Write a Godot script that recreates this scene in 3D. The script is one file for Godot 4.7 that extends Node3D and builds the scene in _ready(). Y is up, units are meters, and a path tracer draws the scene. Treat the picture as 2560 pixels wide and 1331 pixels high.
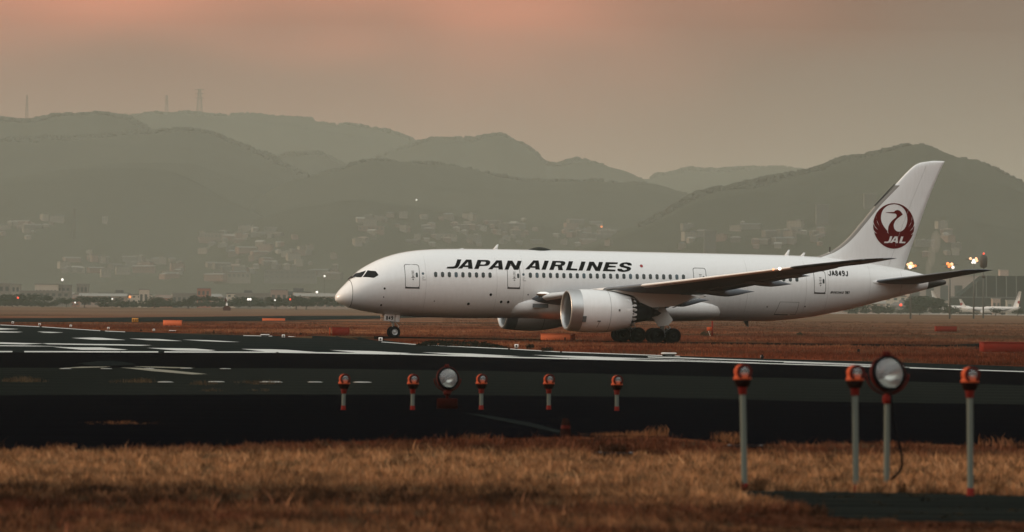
extends Node3D
# A jet airliner taxiing behind a dark runway at dusk, hazy hills and a town behind it.

const F := 11844.0          # focal length in pixels of a 2560 x 1331 picture
const EYE := Vector3(0, 3.16, 0)
var cam_basis: Basis
var used := {}
var rng := RandomNumberGenerator.new()
var M := {}
var noise_a := FastNoiseLite.new()
var noise_b := FastNoiseLite.new()
var noise_c := FastNoiseLite.new()

# ---------------------------------------------------------------- placing
func ray(px: float, py: float) -> Vector3:
	return (-cam_basis.z + cam_basis.x * ((px - 1280.0) / F) - cam_basis.y * ((py - 665.5) / F))

func on_ground(px: float, py: float, y := 0.0) -> Vector3:
	var d := ray(px, py)
	return EYE + d * ((y - EYE.y) / d.y)

func at_depth(px: float, py: float, depth: float) -> Vector3:
	var d := ray(px, py)
	return EYE + d * (depth / -d.z)

func below(px: float, depth: float) -> Vector3:        # the ground under a column of the view, so far away
	var p := at_depth(px, 760.0, depth)
	return Vector3(p.x, rise(p.x, p.z), p.z)

const PLANE_AT := Vector3(-15.195, 0.344, -406.0)
const PLANE_YAW := 0.284457
const PLANE_PITCH := -0.0121276

func rise(x: float, z: float) -> float:                # the taxiway's low hump under the aircraft's nose
	var l := (x - PLANE_AT.x) * cos(PLANE_YAW) - (z - PLANE_AT.z) * sin(PLANE_YAW)
	var h := clampf(0.01213 * (28.2 - l), 0.0, 0.36)
	h *= smoothstep(-0.5, 4.2, l) * smoothstep(-391.0, -403.0, z) * smoothstep(-440.0, -425.0, z)
	return h

# ---------------------------------------------------------------- naming
func numbered(called: String) -> String:
	var n: int = used.get(called, 0)
	used[called] = n + 1
	return called if n == 0 else "%s_%03d" % [called, n]

func tag(o: Node3D, label: String, category: String, group := "") -> void:
	o.set_meta("label", label)
	o.set_meta("category", category)
	if group != "":
		o.set_meta("group", group)

func thing(called: String, label: String, category: String, at := Vector3.ZERO, turn := 0.0, group := "") -> Node3D:
	var o := Node3D.new()
	o.name = numbered(called)
	add_child(o)
	o.position = at
	o.rotation.y = turn
	tag(o, label, category, group)
	return o

func put(called: String, mesh: Mesh, material: Material, parent: Node3D = null) -> MeshInstance3D:
	var o := MeshInstance3D.new()
	o.mesh = mesh
	if material != null:
		o.material_override = material
	if parent == null:
		o.name = numbered(called)
		add_child(o)
	else:
		o.name = called
		parent.add_child(o, true)
	return o

func struct(called: String, mesh: Mesh, material: Material, parent: Node3D = null) -> MeshInstance3D:
	var o := put(called, mesh, material, parent)
	if parent == null:
		o.set_meta("kind", "structure")
	return o

func copy_of(o: Node3D, called: String, at: Vector3, turn: float, label: String) -> Node3D:
	var c: Node3D = o.duplicate()
	c.name = numbered(called)
	add_child(c)
	c.position = at
	c.rotation.y = turn
	c.set_meta("label", label)
	return c

# ---------------------------------------------------------------- shapes
func mb(flat := false) -> SurfaceTool:
	var st := SurfaceTool.new()
	st.begin(Mesh.PRIMITIVE_TRIANGLES)
	st.set_smooth_group(-1 if flat else 0)
	return st

func done(st: SurfaceTool) -> ArrayMesh:
	st.generate_normals()
	return st.commit()

func tri(st: SurfaceTool, a: Vector3, b: Vector3, c: Vector3) -> void:
	st.add_vertex(a)
	st.add_vertex(b)
	st.add_vertex(c)

func quad(st: SurfaceTool, a: Vector3, b: Vector3, c: Vector3, d: Vector3) -> void:
	tri(st, a, b, c)
	tri(st, a, c, d)

func box(st: SurfaceTool, at: Vector3, size: Vector3, turned := Basis.IDENTITY, bevel := 0.0) -> void:
	var h := size * 0.5
	if bevel > 0.0:
		var lo := []
		for s in [[-h.y, bevel], [-h.y + bevel, 0.0], [h.y - bevel, 0.0], [h.y, bevel]]:
			var ring := PackedVector3Array()
			var i: float = s[1]
			for c in [[-1, -1, 1, 0], [1, -1, -1, 0], [1, -1, 0, 1], [1, 1, 0, -1], [1, 1, -1, 0], [-1, 1, 1, 0], [-1, 1, 0, -1], [-1, -1, 0, 1]]:
				ring.append(at + turned * Vector3(c[0] * (h.x - i) + c[2] * bevel, s[0], c[1] * (h.z - i) + c[3] * bevel))
			lo.append(ring)
		loft(st, lo, true, true)
		return
	var v := []
	for i in 8:
		v.append(at + turned * Vector3(h.x if i & 1 else -h.x, h.y if i & 2 else -h.y, h.z if i & 4 else -h.z))
	for f in [[0, 2, 3, 1], [4, 5, 7, 6], [0, 1, 5, 4], [2, 6, 7, 3], [0, 4, 6, 2], [1, 3, 7, 5]]:
		quad(st, v[f[0]], v[f[1]], v[f[2]], v[f[3]])

func loft(st: SurfaceTool, rings: Array, closed := true, caps := false) -> void:
	for i in rings.size() - 1:
		var a: PackedVector3Array = rings[i]
		var b: PackedVector3Array = rings[i + 1]
		var n := a.size()
		for k in (n if closed else n - 1):
			var k2 := (k + 1) % n
			quad(st, a[k], a[k2], b[k2], b[k])
	if caps:
		for e in [0, rings.size() - 1]:
			var r: PackedVector3Array = rings[e]
			var c := Vector3.ZERO
			for p in r:
				c += p
			c /= r.size()
			for k in r.size():
				if e == 0:
					tri(st, c, r[(k + 1) % r.size()], r[k])
				else:
					tri(st, c, r[k], r[(k + 1) % r.size()])

func lathe(st: SurfaceTool, profile: Array, at: Vector3, axis: Vector3, sides := 24, caps := false) -> void:
	# profile: [distance along the axis, radius]
	var w := axis.normalized()
	var u := w.cross(Vector3.UP if absf(w.y) < 0.9 else Vector3.RIGHT).normalized()
	var v := w.cross(u)
	var rings := []
	for p in profile:
		var ring := PackedVector3Array()
		for k in sides:
			var a := TAU * k / sides
			ring.append(at + w * float(p[0]) + (u * cos(a) + v * sin(a)) * float(p[1]))
		rings.append(ring)
	loft(st, rings, true, caps)

func tube(st: SurfaceTool, pts: Array, radius: float, sides := 8, tip := -1.0) -> void:
	var rings := []
	for i in pts.size():
		var p: Vector3 = pts[i]
		var d: Vector3 = pts[mini(i + 1, pts.size() - 1)] - pts[maxi(i - 1, 0)]
		d = d.normalized()
		var u := d.cross(Vector3(0.13, 0.2, 0.97) if absf(d.z) < 0.9 else Vector3.UP).normalized()
		var v := d.cross(u)
		var r := radius if tip < 0.0 else lerpf(radius, tip, float(i) / (pts.size() - 1))
		var ring := PackedVector3Array()
		for k in sides:
			var a := TAU * k / sides
			ring.append(p + (u * cos(a) + v * sin(a)) * r)
		rings.append(ring)
	loft(st, rings, true, true)

func extrude(st: SurfaceTool, outline: Array, z0: float, z1: float, edge := 0.0) -> void:
	# a flat outline in x, y given a thickness along z, its rim bevelled by edge
	var poly := PackedVector2Array()
	for p in outline:
		poly.append(Vector2(p[0], p[1]))
	var inner := poly
	if edge > 0.0:
		var off := Geometry2D.offset_polygon(poly, -edge)
		if off.size() == 1 and off[0].size() >= 3:
			inner = off[0]
	var ix := Geometry2D.triangulate_polygon(inner)
	for k in range(0, ix.size(), 3):
		tri(st, Vector3(inner[ix[k]].x, inner[ix[k]].y, z1), Vector3(inner[ix[k + 1]].x, inner[ix[k + 1]].y, z1), Vector3(inner[ix[k + 2]].x, inner[ix[k + 2]].y, z1))
		tri(st, Vector3(inner[ix[k]].x, inner[ix[k]].y, z0), Vector3(inner[ix[k + 2]].x, inner[ix[k + 2]].y, z0), Vector3(inner[ix[k + 1]].x, inner[ix[k + 1]].y, z0))
	var same := inner.size() == poly.size()
	var n := poly.size()
	for k in n:
		var a := poly[k]
		var b := poly[(k + 1) % n]
		var s0 := z0 + edge
		var s1 := z1 - edge
		if not same or edge <= 0.0:
			s0 = z0
			s1 = z1
		quad(st, Vector3(a.x, a.y, s0), Vector3(b.x, b.y, s0), Vector3(b.x, b.y, s1), Vector3(a.x, a.y, s1))
		if same and edge > 0.0:
			# the offset outline keeps the order of its corners but may start elsewhere
			var ia := nearest(inner, a)
			var ib := nearest(inner, b)
			quad(st, Vector3(a.x, a.y, s1), Vector3(b.x, b.y, s1), Vector3(ib.x, ib.y, z1), Vector3(ia.x, ia.y, z1))
			quad(st, Vector3(ia.x, ia.y, z0), Vector3(ib.x, ib.y, z0), Vector3(b.x, b.y, s0), Vector3(a.x, a.y, s0))

func nearest(poly: PackedVector2Array, p: Vector2) -> Vector2:
	var best := poly[0]
	for q in poly:
		if q.distance_squared_to(p) < best.distance_squared_to(p):
			best = q
	return best

func crossings(outlines: Array, y: float) -> Array:
	var xs := []
	for o in outlines:
		var n: int = o.size()
		for k in n:
			var a: Vector2 = o[k]
			var b: Vector2 = o[(k + 1) % n]
			if (a.y <= y) != (b.y <= y):
				xs.append(a.x + (b.x - a.x) * (y - a.y) / (b.y - a.y))
	xs.sort()
	return xs

func decal(st: SurfaceTool, outlines: Array, bands: int, onto: Callable, across := 0.0) -> void:
	# fills outlines (Vector2 lists, even-odd) with strips of quads laid onto a curved surface
	var lo := INF
	var hi := -INF
	for o in outlines:
		for p in o:
			lo = minf(lo, p.y)
			hi = maxf(hi, p.y)
	var step := (hi - lo) / bands
	for i in bands:
		var y0 := lo + step * i
		var y1 := y0 + step
		var a := crossings(outlines, y0 + step * 0.02)
		var b := crossings(outlines, y1 - step * 0.02)
		if a.size() != b.size():
			a = crossings(outlines, y0 + step * 0.5)
			b = a
		for k in range(0, a.size() - 1, 2):
			var w := maxf(a[k + 1] - a[k], b[k + 1] - b[k])
			var cuts := 1 if across <= 0.0 else maxi(1, int(ceil(w / across)))
			for c in cuts:
				var t0 := float(c) / cuts
				var t1 := float(c + 1) / cuts
				quad(st, onto.call(lerpf(a[k], a[k + 1], t0), y0), onto.call(lerpf(a[k], a[k + 1], t1), y0), onto.call(lerpf(b[k], b[k + 1], t1), y1), onto.call(lerpf(b[k], b[k + 1], t0), y1))

func rounded(x0: float, y0: float, x1: float, y1: float, r: float, steps := 4) -> PackedVector2Array:
	var out := PackedVector2Array()
	for c in [[x1 - r, y1 - r, 0.0], [x0 + r, y1 - r, 0.5], [x0 + r, y0 + r, 1.0], [x1 - r, y0 + r, 1.5]]:
		for k in steps + 1:
			var a: float = PI * (c[2] + 0.5 * k / steps)
			out.append(Vector2(c[0] + cos(a) * r, c[1] + sin(a) * r))
	return out

func ellipse(cx: float, cy: float, rx: float, ry: float, steps := 24) -> PackedVector2Array:
	var out := PackedVector2Array()
	for k in steps:
		out.append(Vector2(cx + cos(TAU * k / steps) * rx, cy + sin(TAU * k / steps) * ry))
	return out

func curve_at(table: Array, x: float) -> float:        # smooth curve through [x, value] pairs
	var n := table.size()
	if x <= table[0][0]:
		return table[0][1]
	if x >= table[n - 1][0]:
		return table[n - 1][1]
	var i := 0
	while table[i + 1][0] < x:
		i += 1
	var x0: float = table[i][0]
	var x1: float = table[i + 1][0]
	var y0: float = table[i][1]
	var y1: float = table[i + 1][1]
	var d := (y1 - y0) / (x1 - x0)
	var m0 := d
	var m1 := d
	if i > 0:
		var dp: float = (y0 - table[i - 1][1]) / (x0 - table[i - 1][0])
		m0 = 0.0 if dp * d <= 0.0 else 2.0 * dp * d / (dp + d)
	if i < n - 2:
		var dn: float = (table[i + 2][1] - y1) / (table[i + 2][0] - x1)
		m1 = 0.0 if dn * d <= 0.0 else 2.0 * dn * d / (dn + d)
	var t := (x - x0) / (x1 - x0)
	var h := x1 - x0
	return y0 * (1 + 2 * t) * (1 - t) * (1 - t) + m0 * h * t * (1 - t) * (1 - t) + y1 * t * t * (3 - 2 * t) - m1 * h * t * t * (1 - t)

func line_at(table: Array, x: float) -> float:          # straight pieces, carried on past both ends
	var n := table.size()
	var i := 0
	while i < n - 2 and table[i + 1][0] < x:
		i += 1
	var t: float = (x - table[i][0]) / (table[i + 1][0] - table[i][0])
	return lerpf(table[i][1], table[i + 1][1], t)

# ---------------------------------------------------------------- materials
func lin(r: float, g: float, b: float) -> Color:
	return Color(r, g, b).linear_to_srgb()

func mat(called: String, c: Color, rough := 0.8, metal := 0.0, spec := 0.5) -> StandardMaterial3D:
	var m := StandardMaterial3D.new()
	m.resource_name = called
	m.albedo_color = c
	m.roughness = rough
	m.metallic = metal
	m.metallic_specular = spec
	M[called] = m
	return m

func glow(called: String, c: Color, energy: float) -> StandardMaterial3D:
	var m := mat(called, c, 0.5)
	m.emission_enabled = true
	m.emission = c
	m.emission_energy_multiplier = energy
	return m

func speckle(freq: float, octaves: int, from: Color, to: Color, seed_: int, stretch := Vector2.ONE, side := 512) -> ImageTexture:
	var n := FastNoiseLite.new()
	n.seed = seed_
	n.frequency = freq
	n.fractal_octaves = octaves
	var im := Image.create(side, side, false, Image.FORMAT_RGB8)
	for y in side:
		for x in side:
			# blended across the seams so that the tile repeats
			var fx := float(x) / side
			var fy := float(y) / side
			var a := n.get_noise_2d(x * stretch.x, y * stretch.y)
			var b := n.get_noise_2d((x - side) * stretch.x, y * stretch.y)
			var c := n.get_noise_2d(x * stretch.x, (y - side) * stretch.y)
			var d := n.get_noise_2d((x - side) * stretch.x, (y - side) * stretch.y)
			var v := lerpf(lerpf(a, b, fx), lerpf(c, d, fx), fy)
			im.set_pixel(x, y, from.lerp(to, clampf(0.5 + v * 0.9, 0.0, 1.0)))
	return ImageTexture.create_from_image(im)

func triplanar(m: StandardMaterial3D, t: Texture2D, scale_: Vector3) -> void:
	m.albedo_texture = t
	m.uv1_triplanar = true
	m.uv1_world_triplanar = true
	m.uv1_scale = scale_

# ---------------------------------------------------------------- the scene
func _ready() -> void:
	rng.seed = 7849
	noise_a.seed = 11
	noise_a.frequency = 1.0
	noise_a.fractal_octaves = 4
	noise_c.seed = 37
	noise_c.frequency = 1.0
	noise_c.fractal_octaves = 2
	noise_b.seed = 23
	noise_b.frequency = 1.0
	noise_b.fractal_octaves = 3
	# camera: a long lens, tipped slightly up and half a degree out of level
	var tip := atan((764.0 - 665.5) / F)
	var roll := deg_to_rad(0.5)
	var f := Vector3(0, sin(tip), -cos(tip))
	var r0 := Vector3.RIGHT
	var u0 := r0.cross(f)
	cam_basis = Basis(r0 * cos(roll) + u0 * sin(roll), -r0 * sin(roll) + u0 * cos(roll), -f)
	var cam := Camera3D.new()
	cam.name = "camera"
	cam.transform = Transform3D(cam_basis, EYE)
	cam.fov = rad_to_deg(2.0 * atan(665.5 / F))
	cam.near = 1.0
	cam.far = 40000.0
	var ca := CameraAttributesPhysical.new()
	ca.frustum_focal_length = 12.0 * F / 665.5          # on a film 24 mm high
	ca.exposure_aperture = 3.0
	ca.frustum_focus_distance = 400.0
	ca.frustum_near = 1.0
	ca.frustum_far = 40000.0
	cam.attributes = ca
	add_child(cam)
	# air, sky and the low sun
	var env := Environment.new()
	env.background_mode = Environment.BG_SKY
	var sky := Sky.new()
	var pano := PanoramaSkyMaterial.new()
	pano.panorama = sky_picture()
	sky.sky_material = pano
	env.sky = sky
	env.tonemap_mode = Environment.TONE_MAPPER_LINEAR
	env.tonemap_exposure = 0.96
	env.fog_enabled = true
	env.fog_density = 0.000062
	env.fog_light_color = lin(0.94, 1.0, 0.84)
	env.volumetric_fog_enabled = true
	env.volumetric_fog_density = 0.0
	env.sdfgi_enabled = true
	env.ssao_enabled = true
	env.ssil_enabled = true
	var we := WorldEnvironment.new()
	we.name = "surroundings"
	we.environment = env
	add_child(we)
	var sun := DirectionalLight3D.new()
	sun.name = "sun"
	sun.light_color = lin(1.0, 0.70, 0.46)
	sun.light_energy = 0.8
	sun.light_angular_distance = 10.0
	sun.shadow_enabled = true
	sun.transform.basis = Basis.looking_at(-Vector3(-0.96, 0.2, -0.10), Vector3.UP)
	add_child(sun)

	materials()
	build_ground()
	build_pavement()
	build_hills()
	build_town()
	build_far_field()
	build_plane()
	build_field_things()
	build_lamps()
	build_grass()

func sky_picture() -> ImageTexture:
	var w := 2048
	var h := 1024
	var im := Image.create(w, h, false, Image.FORMAT_RGBF)
	var n := FastNoiseLite.new()
	n.seed = 5
	n.frequency = 1.0
	n.fractal_octaves = 3
	for y in h:
		var el := 90.0 - (y + 0.5) / h * 180.0
		var base: Color
		if el < 0.0:
			base = Color(0.06, 0.045, 0.035)
		elif el < 18.0:
			base = Color(0.285, 0.134, 0.095).lerp(Color(0.28, 0.22, 0.18), smoothstep(4.0, 16.0, el))
		else:
			base = Color(0.28, 0.22, 0.18).lerp(Color(1.06, 1.09, 1.06), smoothstep(16.0, 34.0, el))
		for x in w:
			var c := base
			# sky made brighter behind the camera to fill the aircraft's near side
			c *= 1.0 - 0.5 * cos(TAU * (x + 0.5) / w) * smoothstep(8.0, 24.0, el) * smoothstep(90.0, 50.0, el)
			if el >= 0.0 and el < 40.0:
				var az := (x + 0.5) / w * 360.0
				if az > 180.0:
					az -= 360.0
				# a bank of thicker cloud towards the right, a break lit from below towards the left
				var fade := 1.0 - smoothstep(10.0, 30.0, el)
				var wrap_ := cos(deg_to_rad(az))
				var bank := smoothstep(-1.0, 7.0, az) * smoothstep(120.0, 60.0, az)
				c = c.lerp(Color(c.r * 0.30, c.g * 0.34, c.b * 0.36), minf(1.0, bank * fade * 1.15))
				var st := n.get_noise_3d(sin(deg_to_rad(az)) * 9.0, el * 0.55, wrap_ * 9.0)
				var glow_ := exp(-pow((az + 3.0) / 5.2, 2.0)) * smoothstep(2.6, 4.3, el + st * 0.8) * exp(-pow(maxf(0.0, el - 4.6) / 2.5, 2.0))
				c += Color(0.66, 0.165, 0.075) * glow_
				c *= 1.0 + 0.12 * st * fade
			im.set_pixel(x, y, c)
	return ImageTexture.create_from_image(im)

func materials() -> void:
	var wp := mat("white_paint", lin(0.85, 0.85, 0.835), 0.3)
	wp.clearcoat_enabled = true
	wp.clearcoat = 0.6
	wp.clearcoat_roughness = 0.08
	wp.albedo_color = Color.WHITE
	triplanar(wp, speckle(0.02, 5, lin(0.79, 0.785, 0.765), lin(0.87, 0.87, 0.86), 61), Vector3(0.30, 0.06, 0.30))
	wp.uv1_world_triplanar = false
	mat("slat_white", lin(0.74, 0.71, 0.68), 0.4)
	mat("wing_grey", lin(0.135, 0.152, 0.172), 0.55, 0.0, 0.4)
	mat("pylon_grey", lin(0.58, 0.58, 0.55), 0.45)
	mat("door_grey", lin(0.74, 0.75, 0.72), 0.5)
	mat("dark_metal", lin(0.022, 0.022, 0.025), 0.5, 0.3, 0.3)
	mat("apu_metal", lin(0.07, 0.065, 0.06), 0.45, 0.4)
	mat("bare_metal", lin(0.46, 0.46, 0.455), 0.36, 0.8)
	mat("fan_metal", lin(0.008, 0.008, 0.010), 0.7, 0.0, 0.2)
	mat("chrome", lin(0.85, 0.82, 0.78), 0.12, 1.0)
	mat("duct_grey", lin(0.10, 0.105, 0.11), 0.6)
	mat("gear_grey", lin(0.32, 0.33, 0.32), 0.5)
	mat("rim_grey", lin(0.45, 0.45, 0.44), 0.4, 0.4)
	mat("rim_dark", lin(0.012, 0.012, 0.014), 0.7, 0.0, 0.2)
	mat("rubber", lin(0.006, 0.006, 0.008), 0.9, 0.0, 0.1)
	mat("black", lin(0.006, 0.006, 0.007), 0.8, 0.0, 0.1)
	mat("ink", lin(0.010, 0.011, 0.012), 0.9, 0.0, 0.1)
	mat("crane_red", lin(0.105, 0.003, 0.005), 0.8, 0.0, 0.15)
	mat("dot_red", lin(0.30, 0.01, 0.012), 0.4)
	mat("window_dark", lin(0.022, 0.034, 0.034), 0.25)
	mat("window_blue", lin(0.05, 0.085, 0.10), 0.2)
	mat("cockpit_glass", lin(0.008, 0.009, 0.010), 0.25, 0.0, 0.22)
	mat("seam_dark", lin(0.03, 0.03, 0.03), 0.6)
	mat("seam_grey", lin(0.16, 0.16, 0.155), 0.6)
	mat("seam_faint", lin(0.45, 0.44, 0.42), 0.6)
	mat("seam_warm", lin(0.26, 0.24, 0.21), 0.5)
	mat("vent_grey", lin(0.12, 0.125, 0.125), 0.6)
	mat("dome_grey", lin(0.028, 0.030, 0.024), 0.6, 0.0, 0.2)
	mat("lamp_off_warm", lin(0.6, 0.42, 0.32), 0.3)
	glow("lamp_white", lin(1.0, 0.86, 0.68), 3.0)
	glow("lamp_orange", lin(1.0, 0.36, 0.16), 2.0)
	glow("lamp_soft", lin(1.0, 0.95, 0.85), 1.6)
	glow("lamp_far", lin(1.0, 0.97, 0.90), 1.1)
	glow("lamp_amber", lin(1.0, 0.28, 0.08), 1.3)
	glow("lamp_mast", lin(1.0, 0.55, 0.30), 1.2)
	glow("lamp_red", lin(1.0, 0.08, 0.04), 1.6)
	mat("asphalt_black", lin(0.0055, 0.0052, 0.0075), 1.0, 0.0, 0.0)
	mat("asphalt_grey", lin(0.016, 0.018, 0.016), 1.0, 0.0, 0.0)
	mat("shoulder_grey", lin(0.017, 0.018, 0.0155), 1.0, 0.0, 0.0)
	mat("paint", lin(0.50, 0.51, 0.485), 0.9, 0.0, 0.1)
	mat("paint_dull", lin(0.20, 0.19, 0.15), 0.9, 0.0, 0.1)
	mat("paint_faint", lin(0.010, 0.012, 0.012), 1.0, 0.0, 0.0)
	mat("orange", lin(0.42, 0.062, 0.015), 0.6, 0.0, 0.3)
	mat("orange_box", lin(0.85, 0.20, 0.075), 0.7, 0.0, 0.3)
	mat("orange_deep", lin(0.18, 0.020, 0.010), 0.7, 0.0, 0.2)
	mat("red_brown", lin(0.060, 0.006, 0.004), 0.7, 0.0, 0.2)
	mat("collar_dark", lin(0.012, 0.004, 0.003), 0.8, 0.0, 0.1)
	mat("red_cap", lin(0.13, 0.009, 0.006), 0.7, 0.0, 0.2)
	mat("pole_grey", lin(0.12, 0.135, 0.115), 0.6, 0.0, 0.2)
	mat("cable_black", lin(0.005, 0.005, 0.006), 0.8, 0.0, 0.1)
	var g := mat("lens_glass", Color(1, 1, 1, 0.12), 0.06)
	g.transparency = BaseMaterial3D.TRANSPARENCY_ALPHA
	mat("reflector", lin(0.33, 0.34, 0.31), 0.18, 1.0)
	mat("plate_white", lin(0.75, 0.72, 0.68), 0.6)
	mat("plate_dull", lin(0.40, 0.40, 0.37), 0.8, 0.0, 0.2)
	mat("sign_yellow", lin(0.75, 0.30, 0.02), 0.6)
	mat("bush_dark", lin(0.012, 0.014, 0.009), 0.9, 0.0, 0.1)
	mat("bush_green", lin(0.02, 0.03, 0.016), 0.9, 0.0, 0.1)
	mat("wood_dark", lin(0.02, 0.015, 0.01), 0.9)
	for k in 5:
		mat("wall_%d" % k, [lin(0.125, 0.10, 0.082), lin(0.10, 0.096, 0.083), lin(0.16, 0.14, 0.115), lin(0.075, 0.07, 0.06), lin(0.14, 0.088, 0.07)][k], 0.9)
		mat("roof_%d" % k, [lin(0.09, 0.08, 0.075), lin(0.14, 0.10, 0.08), lin(0.07, 0.075, 0.075), lin(0.2, 0.19, 0.17), lin(0.12, 0.11, 0.1)][k], 0.9)
	for k in 5:
		mat("hall_%d" % k, [lin(0.30, 0.22, 0.18), lin(0.24, 0.22, 0.18), lin(0.46, 0.39, 0.31), lin(0.18, 0.165, 0.14), lin(0.30, 0.12, 0.085)][k], 0.9)
	mat("pane_dark", lin(0.04, 0.05, 0.05), 0.3)
	mat("glass_green", lin(0.006, 0.014, 0.0135), 0.8, 0.0, 0.15)
	mat("concrete", lin(0.30, 0.28, 0.25), 0.9)
	mat("steel_pale", lin(0.13, 0.135, 0.12), 0.8, 0.0, 0.2)
	mat("hangar_pale", lin(0.26, 0.21, 0.18), 0.85)
	mat("jet_white", lin(0.66, 0.61, 0.56), 0.6)
	mat("box_dark", lin(0.020, 0.003, 0.002), 0.8, 0.0, 0.1)
	mat("lattice_grey", lin(0.05, 0.045, 0.04), 0.7)
	mat("drum_brown", lin(0.045, 0.035, 0.028), 0.7)

# ---------------------------------------------------------------- ground
func ground_color(x: float, z: float) -> Color:
	var d := maxf(-z, 20.0)
	var k := clampf(60.0 / d, 0.004, 1.0)
	var s1 := noise_a.get_noise_2d(x * 0.018 * (0.25 + k), z * 0.11 * (0.12 + k))
	var s2 := noise_b.get_noise_2d(x * 0.09 * (0.2 + k), z * 0.5 * (0.1 + k) + 40.0)
	var red := Color(0.118, 0.032, 0.015)
	var tan_ := Color(0.185, 0.078, 0.038)
	var olive := Color(0.040, 0.033, 0.020)
	var c := red.lerp(tan_, smoothstep(0.0, 0.45, s1 + 0.35 * s2))
	c = c.lerp(olive, smoothstep(0.12, 0.45, -s1 + 0.3 * s2) * 0.85)
	c *= 1.0 + 0.8 * s2
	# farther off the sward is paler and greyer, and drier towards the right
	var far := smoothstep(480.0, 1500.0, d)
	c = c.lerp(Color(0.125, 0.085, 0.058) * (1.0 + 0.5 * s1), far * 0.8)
	var right := smoothstep(10.0, 60.0, x) * smoothstep(360.0, 460.0, d)
	c = c.lerp(Color(0.115, 0.066, 0.040) * (1.0 + 0.5 * s1), right * 0.6)
	return c

func build_ground() -> void:
	var depths := []
	for d in [-900.0, -200.0, -40.0, 10.0, 30.0, 45.0]:
		depths.append(d)
	var v := 640.0
	while v > 3.0:
		depths.append(F * EYE.y / v)
		v -= 1.6 if v > 140.0 else 0.8
	depths.append_array([15000.0, 20000.0])
	var us := [-3.0, -1.2, -0.6, -0.35, -0.22]
	for i in 161:
		us.append(lerpf(-0.15, 0.15, i / 160.0))
	us.append_array([0.22, 0.35, 0.6, 1.2, 3.0])
	var vs := PackedVector3Array()
	var cs := PackedColorArray()
	var ns := PackedVector3Array()
	for d in depths:
		for u in us:
			var x: float = maxf(d, 70.0) * u
			var z: float = -d
			vs.append(Vector3(x, rise(x, z), z))
			cs.append(ground_color(x, z))
			ns.append(Vector3.UP)
	var ix := PackedInt32Array()
	var n := us.size()
	for r in depths.size() - 1:
		for c in n - 1:
			var a := r * n + c
			ix.append_array([a, a + n, a + n + 1, a, a + n + 1, a + 1])
	var arr := []
	arr.resize(Mesh.ARRAY_MAX)
	arr[Mesh.ARRAY_VERTEX] = vs
	arr[Mesh.ARRAY_NORMAL] = ns
	arr[Mesh.ARRAY_COLOR] = cs
	arr[Mesh.ARRAY_INDEX] = ix
	var m := ArrayMesh.new()
	m.add_surface_from_arrays(Mesh.PRIMITIVE_TRIANGLES, arr)
	var gm := mat("dry_ground", Color.WHITE, 1.0, 0.0, 0.0)
	gm.vertex_color_use_as_albedo = true
	struct("ground", m, gm)

func sheet(called: String, far_edge: Array, near_edge: Array, material: Material, lift: float, parent: Node3D = null, cols := 60) -> MeshInstance3D:
	# a paved area between two edges, each a list of points of the photograph
	var st := mb()
	var a := edge_line(far_edge, cols)
	var b := edge_line(near_edge, cols)
	for i in cols:
		for r in 16:
			var q := []
			for s in [[i, r], [i + 1, r], [i + 1, r + 1], [i, r + 1]]:
				var p: Vector3 = a[s[0]].lerp(b[s[0]], s[1] / 16.0)
				q.append(Vector3(p.x, rise(p.x, p.z) + lift, p.z))
			quad(st, q[0], q[1], q[2], q[3])
	return struct(called, done(st), material, parent)

func edge_line(pts: Array, cols: int) -> Array:
	var out := []
	var x0: float = pts[0][0]
	var x1: float = pts[pts.size() - 1][0]
	for i in cols + 1:
		var x := lerpf(x0, x1, float(i) / cols)
		out.append(on_ground(x, line_at(pts, x)))
	return out

func patch(parent: Node3D, called: String, pts: Array, material: Material, lift: float) -> void:
	# a painted mark: corners given in the photograph, laid flat
	var poly := PackedVector2Array()
	for p in pts:
		var g := on_ground(p[0], p[1])
		poly.append(Vector2(g.x, g.z))
	var st := mb()
	var ix := Geometry2D.triangulate_polygon(poly)
	for k in ix:
		st.add_vertex(Vector3(poly[k].x, lift, poly[k].y))
	if ix.size():
		struct(called, done(st), material, parent)

func worn(m: StandardMaterial3D, from: Color, to: Color, seed_: int, sx: float, sz: float) -> void:
	m.albedo_color = Color.WHITE
	triplanar(m, speckle(0.012, 5, from, to, seed_, Vector2(1, 1), 512), Vector3(sx, sx, sz))

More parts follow.
